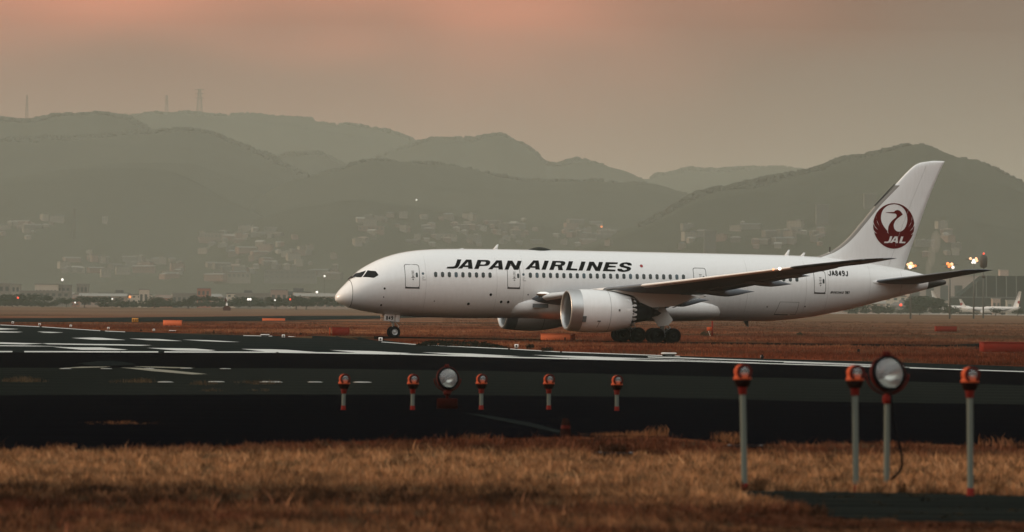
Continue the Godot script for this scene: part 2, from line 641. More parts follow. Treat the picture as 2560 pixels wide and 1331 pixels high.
func build_pavement() -> void:
	worn(M.asphalt_grey, lin(0.004, 0.006, 0.006), lin(0.023, 0.027, 0.026), 3, 0.006, 0.05)
	worn(M.shoulder_grey, lin(0.003, 0.004, 0.004), lin(0.023, 0.025, 0.021), 8, 0.010, 0.16)
	worn(M.asphalt_black, lin(0.0008, 0.0008, 0.0016), lin(0.0050, 0.0050, 0.0068), 14, 0.012, 0.15)
	var far_edge := [[-500, 795], [0, 812], [98, 816.5], [270, 828], [500, 837], [715, 841], [832, 846], [905, 851], [1048, 862], [1272, 872.5], [1396, 880], [1700, 891], [1895, 897.5], [2169, 905], [2560, 918], [3000, 930]]
	var mid_edge := [[-500, 884], [0, 882], [700, 883.5], [1000, 888], [1300, 897], [1700, 906], [2100, 918], [2560, 933], [3000, 946]]
	var shoulder := [[-500, 920], [0, 921], [700, 922], [1000, 926], [1300, 931], [1700, 941], [2200, 953], [2560, 965.5], [3000, 977]]
	var apron := [[-500, 990], [0, 990], [700, 988], [1132, 989], [1620, 995], [2100, 1007], [2560, 1013], [3000, 1020]]
	var turf := [[-500, 1134], [0, 1131], [300, 1124], [500, 1120], [800, 1108], [1000, 1102], [1280, 1098], [1430, 1094], [1700, 1097], [1850, 1114], [2100, 1112], [2300, 1110], [2560, 1124], [3000, 1132]]
	var runway := sheet("runway", far_edge, mid_edge, M.asphalt_grey, 0.02)
	sheet("runway_edge_strip", mid_edge, shoulder, M.asphalt_black, 0.02)
	sheet("runway_shoulder", shoulder, apron, M.shoulder_grey, 0.02)
	sheet("overrun", apron, turf, M.asphalt_black, 0.02)
	sheet("taxiway", [[935, 849], [1100, 848.5], [1400, 852], [1700, 857.2], [2560, 866.5], [3000, 871]], [[935, 854.5], [1100, 854.5], [1400, 857], [1700, 862.0], [2560, 871.5], [3000, 876]], M.asphalt_black, 0.05, null, 90)
	sheet("taxiway", [[-500, 797], [0, 797], [361, 794], [715, 790.5], [949, 790], [1100, 791]], [[-500, 806], [0, 806], [215, 806.5], [500, 804.5], [715, 802.5], [949, 797.5], [1100, 793]], M.asphalt_grey, 0.05)
	sheet("taxiway", [[2296, 867.5], [2400, 863], [2480, 859], [2560, 857], [3000, 850]], [[2296, 868.5], [2400, 872], [2480, 876.5], [2560, 880.5], [3000, 900]], M.asphalt_grey, 0.05)
	sheet("apron", [[1950, 779.5], [2100, 780], [2560, 784], [3000, 788]], [[1950, 783.5], [2100, 784.5], [2560, 789], [3000, 793]], M.concrete, 0.05)
	sheet("service_path", [[1740, 1229], [1900, 1229], [2200, 1234], [2560, 1243], [3000, 1253]], [[1740, 1236], [1800, 1262], [2000, 1296], [2200, 1306], [2560, 1314], [3000, 1322]], M.shoulder_grey, 0.02)
	# painted marks on the runway
	var y := 0.032
	for m in [
		[[-60, 821], [0, 821.5], [46, 824], [0, 825.5], [-60, 825]], [[-40, 829.5], [0, 829.5], [57, 831], [40, 832.5], [-40, 832.5]], [[92, 830.3], [128, 831], [158, 832.5], [128, 833.6], [108, 832.8]],
		[[178, 846.3], [235, 845.3], [256, 846.2], [314, 851.5], [235, 851]], [[322, 847.7], [395, 849], [455, 854], [420, 853.6], [370, 852]], [[455, 850.5], [520, 852], [600, 856.5], [560, 856.2], [505, 854]],
		[[-50, 857.2], [0, 857.5], [110, 860.5], [60, 862.6], [10, 861.5], [-50, 860]], [[105, 859.8], [300, 862.5], [380, 864.5], [350, 866], [230, 864.3], [120, 862.3]], [[-60, 864.6], [60, 865.5], [168, 867.8], [60, 867.4], [-60, 866.4]],
		[[132, 869.5], [200, 870.3], [252, 870.3], [320, 876], [290, 877], [205, 876.3]], [[367, 871.5], [430, 872.2], [485, 873], [540, 877.5], [520, 879], [440, 878]], [[602, 874], [680, 875], [720, 876.5], [790, 882], [740, 883], [670, 881.5]],
		[[824, 877], [930, 879.5], [1030, 885], [960, 887], [900, 884.5]], [[1054, 882.5], [1180, 886], [1300, 892.5], [1220, 893], [1130, 888.5]], [[1330, 889], [1480, 893], [1600, 899], [1520, 900.5], [1420, 895.5]]]:
		patch(runway, "threshold_mark", m, M.paint, y)
	var segs := [[-400, 30], [60, 300], [301, 395], [410, 690], [696, 1000], [1001, 1420], [1421, 1800], [1801, 2240], [2275, 2600], [2601, 3000]]
	for s in segs:
		var w := []
		for k in 9:
			var x := lerpf(s[0], s[1], k / 8.0)
			w.append([x, line_at(mid_edge, x) - 2.5])
		for k in 9:
			var x := lerpf(s[1], s[0], k / 8.0)
			w.append([x, line_at(mid_edge, x) + (0.4 if x < 1700.0 else -0.6)])
		patch(runway, "edge_line", w, M.paint, y + 0.004)
	for s in [[0, 98], [104, 250], [262, 312], [608, 680], [720, 760], [770, 895], [912, 1270], [1275, 1400], [1405, 1700]]:
		var w := []
		var t := 1.3 if s[0] < 900 else 1.6
		for k in 7:
			var x := lerpf(s[0], s[1], k / 6.0)
			w.append([x, line_at(far_edge, x) + 1.0])
		for k in 7:
			var x := lerpf(s[1], s[0], k / 6.0)
			w.append([x, line_at(far_edge, x) + 1.0 + t])
		patch(runway, "edge_line", w, M.paint, y + 0.012)
	for s in [[1620, 2260, -11.0, -8.6], [1500, 1900, -7.2, -5.8], [1960, 2380, -6.6, -5.2]]:
		var w := []
		for k in 9:
			var x := lerpf(s[0], s[1], k / 8.0)
			w.append([x, line_at(mid_edge, x) + s[2] + k * 0.55])
		for k in 9:
			var x := lerpf(s[1], s[0], k / 8.0)
			w.append([x, line_at(mid_edge, x) + s[3] + (8 - k) * 0.45])
		patch(runway, "edge_line", w, M.paint, y + 0.008)
	# old marks on the shoulder
	for m in [[[300, 921.5], [350, 922.5], [420, 928], [517, 938], [480, 939], [380, 930.5]], [[150, 923.4], [200, 919.5], [276, 919], [260, 921], [200, 922.5]], [[330, 918.2], [400, 919.5], [487, 922], [440, 923], [370, 921]]]:
		patch(runway, "old_mark", m, M.paint_dull, 0.04)
	patch(runway, "old_mark", [[1150, 1034], [1230, 1044], [1330, 1062], [1420, 1085], [1395, 1088], [1310, 1068], [1220, 1050]], M.paint_faint, 0.04)
	patch(runway, "old_mark", [[200, 912], [240, 905.5], [280, 904.5], [330, 910], [340, 914.5], [280, 917], [230, 917]], M.paint_faint, 0.042)

# ---------------------------------------------------------------- hills and town
var hills := []

func hill_y(h: Dictionary, x: float, t: float) -> float:   # t 0 at the foot, 1 at the crest, 2 at the far foot
	var crest := curve_at(h.crest, x)
	var s := t if t <= 1.0 else 2.0 - t
	var prof := lerpf(s, s * s * (3.0 - 2.0 * s), 0.7)
	prof = pow(prof, h.bend)
	var y := crest * prof
	var k := clampf(s * (1.0 - s) * 4.0, 0.0, 1.0)
	y += noise_c.get_noise_2d(x * 0.0015, t * 3.2 + h.seed) * crest * 0.24 * k
	y += noise_c.get_noise_2d(x * 0.009, t * 26.0 + h.seed * 3.1) * 5.0 * s
	return y

func add_hill(called: String, crest_px: Array, crest_depth: float, foot_depth: float, seed_: float, bend: float, material: Material) -> void:
	var crest := []
	for p in crest_px:
		var q := at_depth(p[0], p[1], crest_depth)
		crest.append([q.x, q.y])
	var h := {"crest": crest, "d1": crest_depth, "d0": foot_depth, "seed": seed_, "bend": bend}
	hills.append(h)
	var cols := 240
	var x0: float = crest[0][0]
	var x1: float = crest[crest.size() - 1][0]
	var vs := PackedVector3Array()
	var ts := []
	for i in 45:
		ts.append(i / 44.0)
	ts.append_array([1.02, 1.06, 1.15, 1.35, 1.6, 2.0])
	for t in ts:
		for c in cols + 1:
			var x := lerpf(x0, x1, float(c) / cols)
			vs.append(Vector3(x, hill_y(h, x, t), -lerpf(foot_depth, crest_depth, t)))
	var ix := PackedInt32Array()
	for r in ts.size() - 1:
		for c in cols:
			var a := r * (cols + 1) + c
			ix.append_array([a, a + cols + 1, a + cols + 2, a, a + cols + 2, a + 1])
	var st := SurfaceTool.new()
	st.begin(Mesh.PRIMITIVE_TRIANGLES)
	st.set_smooth_group(0)
	for v in vs:
		st.add_vertex(v)
	for i in ix:
		st.add_index(i)
	st.generate_normals()
	struct(called, st.commit(), material)

func strike(px: float, py: float) -> Array:                # where the sight line through a point meets a hillside
	var best := []
	for h in hills:
		var last := -1.0
		for i in 121:
			var t := i / 120.0
			var p := at_depth(px, py, lerpf(h.d0, h.d1, t))
			if hill_y(h, p.x, t) >= p.y and t > 0.0:
				if best.is_empty() or -p.z < -best[0].z:
					best = [Vector3(p.x, hill_y(h, p.x, t), p.z), h, t]
				break
	return best

func build_hills() -> void:
	var hm := mat("wooded_slope", Color.WHITE, 1.0, 0.0, 0.0)
	triplanar(hm, speckle(0.02, 5, lin(0.022, 0.025, 0.017), lin(0.034, 0.036, 0.026), 31), Vector3(0.004, 0.004, 0.004))
	add_hill("hill", [[-1600, 380], [-600, 330], [0, 318], [200, 300], [320, 293], [345, 289], [380, 283.5], [415, 286], [470, 284], [500, 290], [540, 293], [575, 292], [640, 290.5], [700, 296], [760, 301], [800, 311], [850, 316], [870, 314], [920, 318], [960, 327], [1000, 337], [1060, 358], [1200, 420], [1500, 520], [2200, 640]], 9000.0, 7400.0, 1.0, 1.0, hm)
	add_hill("hill", [[1000, 660], [1300, 520], [1500, 470], [1620, 452], [1640, 441], [1700, 431], [1740, 425], [1800, 426.5], [1850, 424], [1900, 421], [1950, 421], [1990, 430], [2150, 450], [2560, 480], [3600, 520]], 8600.0, 7200.0, 4.0, 1.0, hm)
	add_hill("hill", [[500, 640], [700, 540], [850, 450], [950, 400], [1050, 362], [1090, 350], [1150, 353], [1180, 354], [1215, 345], [1245, 338], [1280, 350], [1310, 365], [1340, 390], [1370, 414], [1400, 412], [1440, 405], [1480, 412], [1520, 423], [1560, 433], [1590, 447], [1660, 480], [1900, 600], [2200, 700]], 7600.0, 6400.0, 7.0, 1.0, hm)
	add_hill("hill", [[-1600, 420], [-500, 320], [-100, 300], [0, 300], [60, 305], [100, 303], [150, 292], [170, 290], [210, 291], [262, 286], [300, 293], [330, 300], [380, 330], [500, 380], [640, 410], [690, 398], [740, 388], [790, 388], [850, 412], [950, 470], [1200, 600], [1500, 700]], 6900.0, 5900.0, 9.0, 1.0, hm)
	add_hill("hill", [[-1600, 460], [-400, 380], [0, 352], [100, 346], [200, 343], [300, 335], [400, 330], [480, 326], [520, 330], [570, 350], [620, 372], [680, 398], [730, 425], [800, 465], [900, 530], [1100, 640], [1400, 720]], 6200.0, 4700.0, 12.0, 1.05, hm)
	add_hill("hill", [[200, 700], [500, 600], [680, 492], [740, 460], [800, 440], [860, 425], [920, 408], [960, 405], [1010, 415], [1080, 418], [1130, 425], [1180, 435], [1250, 448], [1330, 455], [1450, 458], [1600, 470], [1700, 492], [1800, 525], [2000, 600], [2400, 690]], 5900.0, 4500.0, 15.0, 1.05, hm)
	add_hill("hill", [[1300, 680], [1600, 560], [1740, 492], [1800, 475], [1900, 455], [2000, 430], [2060, 417], [2100, 405], [2160, 395], [2200, 382], [2250, 372.5], [2300, 371], [2340, 385], [2380, 400], [2430, 411], [2480, 430], [2510, 445], [2560, 468], [2800, 540], [3600, 600]], 5000.0, 4000.0, 18.0, 1.0, hm)
	# thin mist lying on the lower slopes
	var mist := FogMaterial.new()
	mist.resource_name = "mist"
	mist.density = 0.000048
	mist.albedo = lin(0.93, 0.95, 0.84)
	var bank := FogVolume.new()
	bank.name = "mist"
	bank.shape = RenderingServer.FOG_VOLUME_SHAPE_ELLIPSOID
	bank.size = Vector3(9000.0, 500.0, 5200.0)
	bank.material = mist
	bank.position = Vector3(0, 0, -4900.0)
	bank.set_meta("kind", "stuff")
	add_child(bank)
	tag(bank, "pale mist lying over the lower slopes and the town", "mist")
	# single crowns standing proud along crests and slopes
	var st := mb()
	lumpy(st, Vector3.ZERO, 1.0, 3, 8, 5, 0.3)
	var crown := done(st)
	var places := []
	for h in hills:
		for i in 1300:
			var x: float = lerpf(h.crest[1][0], h.crest[h.crest.size() - 2][0], rng.randf())
			var t := 1.0 - pow(rng.randf(), 2.0) * 0.04
			var y := hill_y(h, x, t)
			var s := rng.randf_range(1.6, 3.8) * (1.4 if h.d1 > 6500.0 else 1.0) * (1.0 if t > 0.93 else 0.75)
			var b := Basis(Vector3.UP, rng.randf() * TAU).scaled(Vector3(s * 1.2, s * rng.randf_range(0.6, 1.0), s * 1.2))
			places.append([Transform3D(b, Vector3(x, y + s * 0.3, -lerpf(h.d0, h.d1, t))), rng.randf_range(0.85, 1.15)])
	var mm := MultiMesh.new()
	mm.transform_format = MultiMesh.TRANSFORM_3D
	mm.use_colors = true
	mm.mesh = crown
	mm.instance_count = places.size()
	for i in places.size():
		mm.set_instance_transform(i, places[i][0])
		var k: float = places[i][1]
		mm.set_instance_color(i, Color(0.028 * k, 0.0305 * k, 0.0215 * k))
	var o := MultiMeshInstance3D.new()
	o.name = "forest"
	o.multimesh = mm
	var fm := mat("forest_leaf", Color.WHITE, 1.0, 0.0, 0.0)
	fm.vertex_color_use_as_albedo = true
	o.material_override = fm
	o.set_meta("kind", "stuff")
	tag(o, "hazy dark woodland covering the hills behind the airport", "woodland")
	add_child(o)

func lumpy(st: SurfaceTool, at: Vector3, r: float, seed_: int, sides: int, rows: int, amount: float, squash := 1.0) -> void:
	var rings := []
	for i in rows + 1:
		var a := PI * i / rows
		var ring := PackedVector3Array()
		for k in sides:
			var b := TAU * k / sides
			var d := Vector3(sin(a) * cos(b), cos(a), sin(a) * sin(b))
			var q := r * (1.0 + amount * noise_a.get_noise_3d(d.x * 1.3 + seed_ * 7.7, d.y * 1.3, d.z * 1.3) * 2.0)
			ring.append(at + Vector3(d.x, d.y * squash, d.z) * q)
		rings.append(ring)
	loft(st, rings, true, false)

func house_mesh(kind: int, wall: Material, roof: Material) -> ArrayMesh:
	var w: float = [8.0, 10.0, 14.0, 9.0, 20.0, 7.0][kind]
	var d: float = [7.0, 7.5, 9.0, 9.0, 9.0, 6.0][kind]
	var h: float = [5.2, 5.6, 8.5, 12.0, 6.0, 4.8][kind]
	var st := mb(true)
	box(st, Vector3(0, h * 0.5 - 1.5, 0), Vector3(w, h + 3.0, d))
	var m := done(st)
	m.surface_set_material(0, wall)
	st = mb(true)
	if kind in [2, 3]:
		box(st, Vector3(0, h + 0.2, 0), Vector3(w + 0.5, 0.5, d + 0.5))
		box(st, Vector3(w * 0.2, h + 1.3, 0), Vector3(w * 0.25, 1.8, d * 0.4))
	else:
		var r := 2.0 if kind != 4 else 1.6
		var e := 0.5
		var x := w * 0.5 + e
		var z := d * 0.5 + e
		var a := Vector3(-x, h, z)
		var b := Vector3(x, h, z)
		var c := Vector3(x, h, -z)
		var f := Vector3(-x, h, -z)
		var hip := 2.4 if kind in [1, 5] else 0.0
		var g1 := Vector3(-x + hip, h + r, 0)
		var g2 := Vector3(x - hip, h + r, 0)
		quad(st, a, b, g2, g1)
		quad(st, c, f, g1, g2)
		tri(st, b, c, g2)
		tri(st, f, a, g1)
		quad(st, a, f, c, b)
	st.generate_normals()
	st.set_material(roof)
	m = st.commit(m)
	st = mb(true)
	var floors: int = [2, 2, 3, 4, 2, 2][kind]
	var across: int = [3, 4, 5, 3, 7, 2][kind]
	for fl in floors:
		for k in across:
			for s in [1.0, -1.0]:
				box(st, Vector3(w * ((k + 0.5) / across - 0.5), (fl + 0.55) * h / floors, s * d * 0.5), Vector3(w / across * 0.45, h / floors * 0.42, 0.12))
	st.generate_normals()
	st.set_material(M.pane_dark)
	m = st.commit(m)
	return m

func build_town() -> void:
	var kinds := []
	for k in 6:
		for v in 3:
			kinds.append([k, (k + v * 2) % 5, house_mesh(k, M["wall_%d" % ((k + v * 2) % 5)], M["roof_%d" % ((k + v * 3) % 5)])])
	var names := ["small gabled house", "hipped roof house", "three storey flat roofed block", "tall narrow flat roofed block", "long low gabled building", "tiny hipped roof cottage"]
	var hues := ["beige", "grey cream", "pale cream", "dull brown", "pinkish"]
	var regions := [[0, 90, 560, 600, 14, "at the far left"], [100, 145, 545, 575, 5, "at the far left"], [150, 330, 640, 690, 22, "low on the left hillside"], [330, 460, 655, 700, 16, "low on the left hillside"], [490, 760, 580, 640, 30, "upper slope by the nose"], [520, 840, 630, 700, 38, "lower slope by the nose"], [890, 1180, 545, 620, 40, "above the front fuselage"], [1150, 1330, 555, 615, 26, "above the roof dome"], [1330, 1560, 560, 620, 26, "above the middle fuselage"], [1700, 2060, 570, 630, 32, "left of the tail fin"], [2300, 2400, 570, 640, 12, "right of the tail fin"]]
	for r in regions:
		for i in int(r[4]):
			var px := lerpf(r[0], r[1], rng.randf())
			var py := lerpf(r[2], r[3], rng.randf())
			var hit := strike(px, py)
			if hit.is_empty():
				continue
			var k: Array = kinds[rng.randi() % kinds.size()]
			var p: Vector3 = hit[0]
			var o := put("house", k[2], null)
			o.position = p
			o.rotation.y = rng.randf_range(-0.6, 0.6) + (PI * 0.5 if rng.randf() < 0.25 else 0.0)
			var s := rng.randf_range(0.5, 0.9)
			o.scale = Vector3(s * 1.25, s * (0.62 if k[0] == 3 else 0.85), s)
			var fx: float = (px - r[0]) / (r[1] - r[0])
			var fy: float = (py - r[2]) / (r[3] - r[2])
			var part := "%s %s" % ["upper" if fy < 0.34 else "middle" if fy < 0.67 else "lower", "left" if fx < 0.34 else "centre" if fx < 0.67 else "right"]
			tag(o, "hazy %s %s, %s, %s" % [hues[k[1]], names[k[0]], r[5], part], "house", "houses %s, %s %s, %s" % [r[5], hues[k[1]], names[k[0]], part])
	var bright := []
	var bright_kind := []
	for v in 10:
		bright_kind.append([[0, 1, 2, 4, 5][v % 5], (v * 3 + 1) % 5])
		bright.append(house_mesh([0, 1, 2, 4, 5][v % 5], M["hall_%d" % ((v * 3 + 1) % 5)], M["roof_%d" % (v % 5)]))
	for i in 44:
		var px := lerpf(-40, 850, (i + rng.randf()) / 33.0) if i < 33 else lerpf(2090, 2310, (i - 33 + rng.randf()) / 11.0)
		var which := rng.randi() % bright.size()
		var k: Array = bright_kind[which]
		var g := at_depth(px, 760.0, rng.randf_range(2960.0, 3090.0))
		var o := put("house", bright[which], null)
		o.position = Vector3(g.x, 0, g.z)
		o.rotation.y = rng.randf_range(-0.3, 0.3)
		var s := rng.randf_range(0.85, 1.3)
		o.scale = Vector3(s * 1.3, s, s)
		var near := "beyond the boundary, %s" % ["at the far left" if px < 150 else "by the long cream hall" if px < 330 else "above the orange cabinet" if px < 490 else "around the red brick building" if px < 600 else "around the pinkish box building" if px < 730 else "next to the aircraft's nose" if px < 1000 else "under the tail cone"]
		tag(o, "hazy %s %s %s" % [hues[k[1]], names[k[0]], near], "house", "houses %s, %s %s" % [near, hues[k[1]], names[k[0]]])
	# larger buildings that stand out
	for b in [[255, 268, 549, 562, "broad pale building high on the left hillside", 2], [662, 690, 570, 580, "pale domed roof building above the town left of the nose", 1], [895, 960, 570, 582, "long pinkish terrace above the aircraft's cockpit", 4], [1088, 1142, 592, 600, "long pale flat roofed hall above the front fuselage", 2], [500, 590, 588, 600, "long hazy school building at the top of the left town", 0], [535, 625, 683, 699, "wide beige apartment row left of the aircraft's nose", 2], [660, 790, 680, 702, "long grey beige block just left of the aircraft's nose", 1], [1975, 2005, 572, 582, "low pale building on the slope left of the tail fin", 2], [1760, 1790, 585, 640, "tall hazy apartment tower above the rear fuselage", 3], [2040, 2072, 515, 560, "faint tall tower on the wooded hill left of the fin", 3], [2160, 2190, 490, 520, "faint square tower beside the tail fin's leading edge", 3]]:
		var hit := strike((b[0] + b[1]) * 0.5, b[3])
		if hit.is_empty():
			continue
		var p: Vector3 = hit[0]
		var sc := -p.z / F
		var w: float = (b[1] - b[0]) * sc
		var h: float = (b[3] - b[2]) * sc
		var o := thing("hillside_building", b[4], "building", p)
		var st := mb(true)
		box(st, Vector3(0, h * 0.5 - 2.0, 0), Vector3(w, h + 4.0, 12.0))
		put("wall", done(st), M["wall_%d" % b[5]], o)
		st = mb(true)
		box(st, Vector3(0, h + 0.4, 0), Vector3(w + 0.8, 0.8, 12.8))
		put("roof", done(st), M.roof_4, o)
		var fl := maxi(1, int(h / 3.2))
		var ac := clampi(int(w / 4.0), 2, 10)
		for a in fl:
			st = mb(true)
			for k in ac:
				box(st, Vector3(w * ((k + 0.5) / ac - 0.5), (a + 0.55) * h / fl, 6.0), Vector3(w / ac * 0.5, h / fl * 0.45, 0.2))
			put("window_row", done(st), M.pane_dark, o).set_meta("kind", "stuff")

# ---------------------------------------------------------------- the airliner (own axes: x aft from the nose, y up from the tarmac, z to port)
const TOP := [[0.0, 3.28], [0.05, 3.52], [0.14, 3.70], [0.49, 4.13], [0.96, 4.60], [1.31, 4.98], [1.6, 5.29], [2.09, 5.74], [2.92, 6.26], [3.79, 6.70], [4.91, 7.11], [6.1, 7.41], [7.31, 7.59], [8.9, 7.72], [11.3, 7.80], [15.4, 7.86], [29.0, 7.93], [41.0, 7.95], [44.4, 7.84], [46.4, 7.68], [49.0, 7.36], [52.0, 6.95], [53.9, 6.55], [55.94, 6.06]]
const BOTTOM := [[0.0, 3.28], [0.07, 3.08], [0.2, 2.98], [0.52, 2.82], [1.41, 2.47], [2.6, 2.23], [3.88, 2.06], [5.81, 1.91], [7.41, 1.84], [10.7, 1.82], [14.3, 1.88], [34.8, 2.04], [39.0, 2.08], [40.6, 2.2], [43.2, 2.53], [44.85, 2.86], [46.8, 3.27], [48.7, 3.77], [52.0, 4.64], [54.5, 5.30], [55.95, 5.68]]
const HALF := [[0.0, 0.0], [0.05, 0.24], [0.15, 0.46], [0.5, 0.90], [1.2, 1.40], [2.0, 1.80], [3.0, 2.15], [4.0, 2.40], [5.5, 2.66], [7.0, 2.81], [9.0, 2.885], [38.0, 2.885], [42.0, 2.72], [45.0, 2.36], [48.0, 1.83], [51.0, 1.24], [53.5, 0.72], [55.95, 0.30]]

func skin(x: float, y: float, out_ := 0.006) -> Vector3:      # a point on the port side of the fuselage
	var t := curve_at(TOP, x)
	var b := curve_at(BOTTOM, x)
	var w := curve_at(HALF, x)
	var c := (t + b) * 0.5
	var h := (t - b) * 0.5
	var q := clampf((y - c) / h, -0.995, 0.995)
	var z := w * sqrt(1.0 - q * q)
	var n := Vector3(0, q / h, z / (w * w)).normalized()
	return Vector3(x, y, z) + n * out_

func skin_normal(x: float, y: float) -> Vector3:
	var a := skin(x + 0.1, y, 0.0) - skin(x - 0.1, y, 0.0)
	var b := skin(x, y + 0.05, 0.0) - skin(x, y - 0.05, 0.0)
	return a.cross(b).normalized()

func body_ring(x: float, n := 72) -> PackedVector3Array:
	var t := curve_at(TOP, x)
	var b := curve_at(BOTTOM, x)
	var w := curve_at(HALF, x)
	var r := PackedVector3Array()
	for k in n:
		var a := TAU * k / n
		r.append(Vector3(x, (t + b) * 0.5 + cos(a) * (t - b) * 0.5, sin(a) * w))
	return r

func body(x0: float, x1: float, steps: int, ease_ := 1.0, caps := false) -> ArrayMesh:
	var st := mb()
	var rings := []
	for i in steps + 1:
		rings.append(body_ring(lerpf(x0, x1, pow(float(i) / steps, ease_))))
	loft(st, rings, true, caps)
	return done(st)

func stroke(pts: Array, w: float) -> Array:               # a pen stroke as an outline
	var l := []
	for p in pts:
		l.append(Vector2(p[0], p[1]))
	var a := PackedVector2Array()
	var b := PackedVector2Array()
	for i in l.size():
		var d: Vector2 = (l[mini(i + 1, l.size() - 1)] - l[maxi(i - 1, 0)]).normalized()
		var n := Vector2(-d.y, d.x) * w
		a.append(l[i] + n)
		b.append(l[i] - n)
	b.reverse()
	a.append_array(b)
	return [a]

func vec_list(pts: Array) -> PackedVector2Array:
	var out := PackedVector2Array()
	for p in pts:
		out.append(Vector2(p[0], p[1]))
	return out

# Wide heavy capitals in a box one high; each is a list of outlines (even-odd) and its width.
func letter(c: String) -> Array:
	match c:
		"J":
			return [[vec_list([[0.72, 1], [1.12, 1], [1.12, 0.32], [1.06, 0.12], [0.9, 0.0], [0.62, -0.03], [0.0, -0.03], [0.0, 0.2], [0.5, 0.2], [0.66, 0.24], [0.72, 0.38]])], 1.09]
		"A":
			return [[vec_list([[0.0, 0], [0.5, 1], [1.02, 1], [1.46, 0], [1.02, 0], [0.94, 0.2], [0.5, 0.2], [0.42, 0]]), vec_list([[0.56, 0.38], [0.88, 0.38], [0.74, 0.76]])], 1.615]
		"P":
			return [[vec_list([[0, 0], [0, 1], [0.95, 1], [1.18, 0.95], [1.3, 0.84], [1.34, 0.67], [1.3, 0.5], [1.18, 0.38], [0.95, 0.33], [0.42, 0.33], [0.42, 0]]), vec_list([[0.42, 0.52], [0.42, 0.8], [0.82, 0.8], [0.92, 0.74], [0.92, 0.58], [0.82, 0.52]])], 1.37]
		"N":
			return [[vec_list([[0, 0], [0, 1], [0.46, 1], [0.98, 0.4], [0.98, 1], [1.38, 1], [1.38, 0], [0.94, 0], [0.4, 0.62], [0.4, 0]])], 1.656]
		"I":
			return [[vec_list([[0, 0], [0, 1], [0.42, 1], [0.42, 0]])], 0.785]
		"R":
			return [[vec_list([[0, 0], [0, 1], [0.98, 1], [1.22, 0.95], [1.35, 0.82], [1.36, 0.68], [1.3, 0.54], [1.12, 0.45], [1.36, 0], [0.9, 0], [0.7, 0.4], [0.42, 0.4], [0.42, 0]]), vec_list([[0.42, 0.58], [0.42, 0.8], [0.82, 0.8], [0.93, 0.76], [0.93, 0.62], [0.82, 0.58]])], 1.64]
		"L":
			return [[vec_list([[0, 0], [0, 1], [0.42, 1], [0.42, 0.22], [1.12, 0.22], [1.12, 0]])], 1.25]
		"E":
			return [[vec_list([[0, 0], [0, 1], [1.22, 1], [1.22, 0.79], [0.42, 0.79], [0.42, 0.61], [1.14, 0.61], [1.14, 0.41], [0.42, 0.41], [0.42, 0.21], [1.24, 0.21], [1.24, 0]])], 1.41]
		"S":
			return [[vec_list([[0.0, 0.3], [0.42, 0.3], [0.48, 0.21], [0.66, 0.17], [0.86, 0.19], [0.93, 0.27], [0.88, 0.35], [0.6, 0.42], [0.24, 0.5], [0.08, 0.6], [0.04, 0.74], [0.12, 0.9], [0.34, 1.0], [0.66, 1.04], [1.0, 1.0], [1.22, 0.88], [1.28, 0.71], [0.88, 0.71], [0.82, 0.8], [0.66, 0.84], [0.5, 0.82], [0.45, 0.75], [0.52, 0.67], [0.82, 0.6], [1.16, 0.51], [1.32, 0.38], [1.32, 0.22], [1.18, 0.07], [0.92, -0.02], [0.62, -0.04], [0.28, -0.01], [0.06, 0.1], [-0.02, 0.22]])], 1.42]
		"B":
			return [[vec_list([[0, 0], [0, 1], [1.0, 1], [1.2, 0.9], [1.22, 0.68], [1.08, 0.53], [1.26, 0.4], [1.26, 0.15], [1.06, 0]]), vec_list([[0.4, 0.62], [0.4, 0.8], [0.8, 0.8], [0.84, 0.7], [0.8, 0.62]]), vec_list([[0.4, 0.2], [0.4, 0.42], [0.82, 0.42], [0.88, 0.3], [0.82, 0.2]])], 1.38]
		"O":
			return [[ellipse(0.68, 0.5, 0.68, 0.52, 20), ellipse(0.68, 0.5, 0.3, 0.3, 16)], 1.46]
		"G":
			return [[vec_list([[1.3, 0.68], [1.2, 0.9], [0.9, 1.02], [0.5, 1.02], [0.15, 0.86], [0, 0.5], [0.15, 0.14], [0.5, -0.02], [0.9, -0.02], [1.3, 0.1], [1.3, 0.56], [0.7, 0.56], [0.7, 0.38], [0.92, 0.38], [0.9, 0.22], [0.6, 0.2], [0.42, 0.36], [0.42, 0.64], [0.6, 0.8], [0.88, 0.78], [0.92, 0.68]])], 1.44]
	return [[], 0.6]

# Plain upright characters as pen strokes on a 0.6 x 1 box.
func pen(c: String) -> Array:
	var s := []
	match c:
		"J": s = [[[0.45, 1], [0.45, 0.25], [0.38, 0.06], [0.22, 0.0], [0.08, 0.08], [0.04, 0.28]]]
		"A": s = [[[0.0, 0], [0.28, 1]], [[0.28, 1], [0.56, 0]], [[0.1, 0.33], [0.46, 0.33]]]
		"8": s = [[[0.28, 0.53], [0.1, 0.64], [0.08, 0.84], [0.28, 1.0], [0.48, 0.84], [0.46, 0.64], [0.28, 0.53], [0.05, 0.38], [0.06, 0.14], [0.28, 0.0], [0.5, 0.14], [0.51, 0.38], [0.28, 0.53]]]
		"4": s = [[[0.4, 0], [0.4, 1]], [[0.4, 0.98], [0.02, 0.3]], [[0.02, 0.3], [0.56, 0.3]]]
		"9": s = [[[0.5, 0.62], [0.3, 0.42], [0.1, 0.52], [0.05, 0.76], [0.16, 0.96], [0.36, 0.98], [0.5, 0.8], [0.5, 0.5], [0.4, 0.12], [0.2, 0.0], [0.06, 0.1]]]
		"7": s = [[[0.0, 0.95], [0.55, 0.95]], [[0.55, 0.95], [0.18, 0.0]]]
	return s

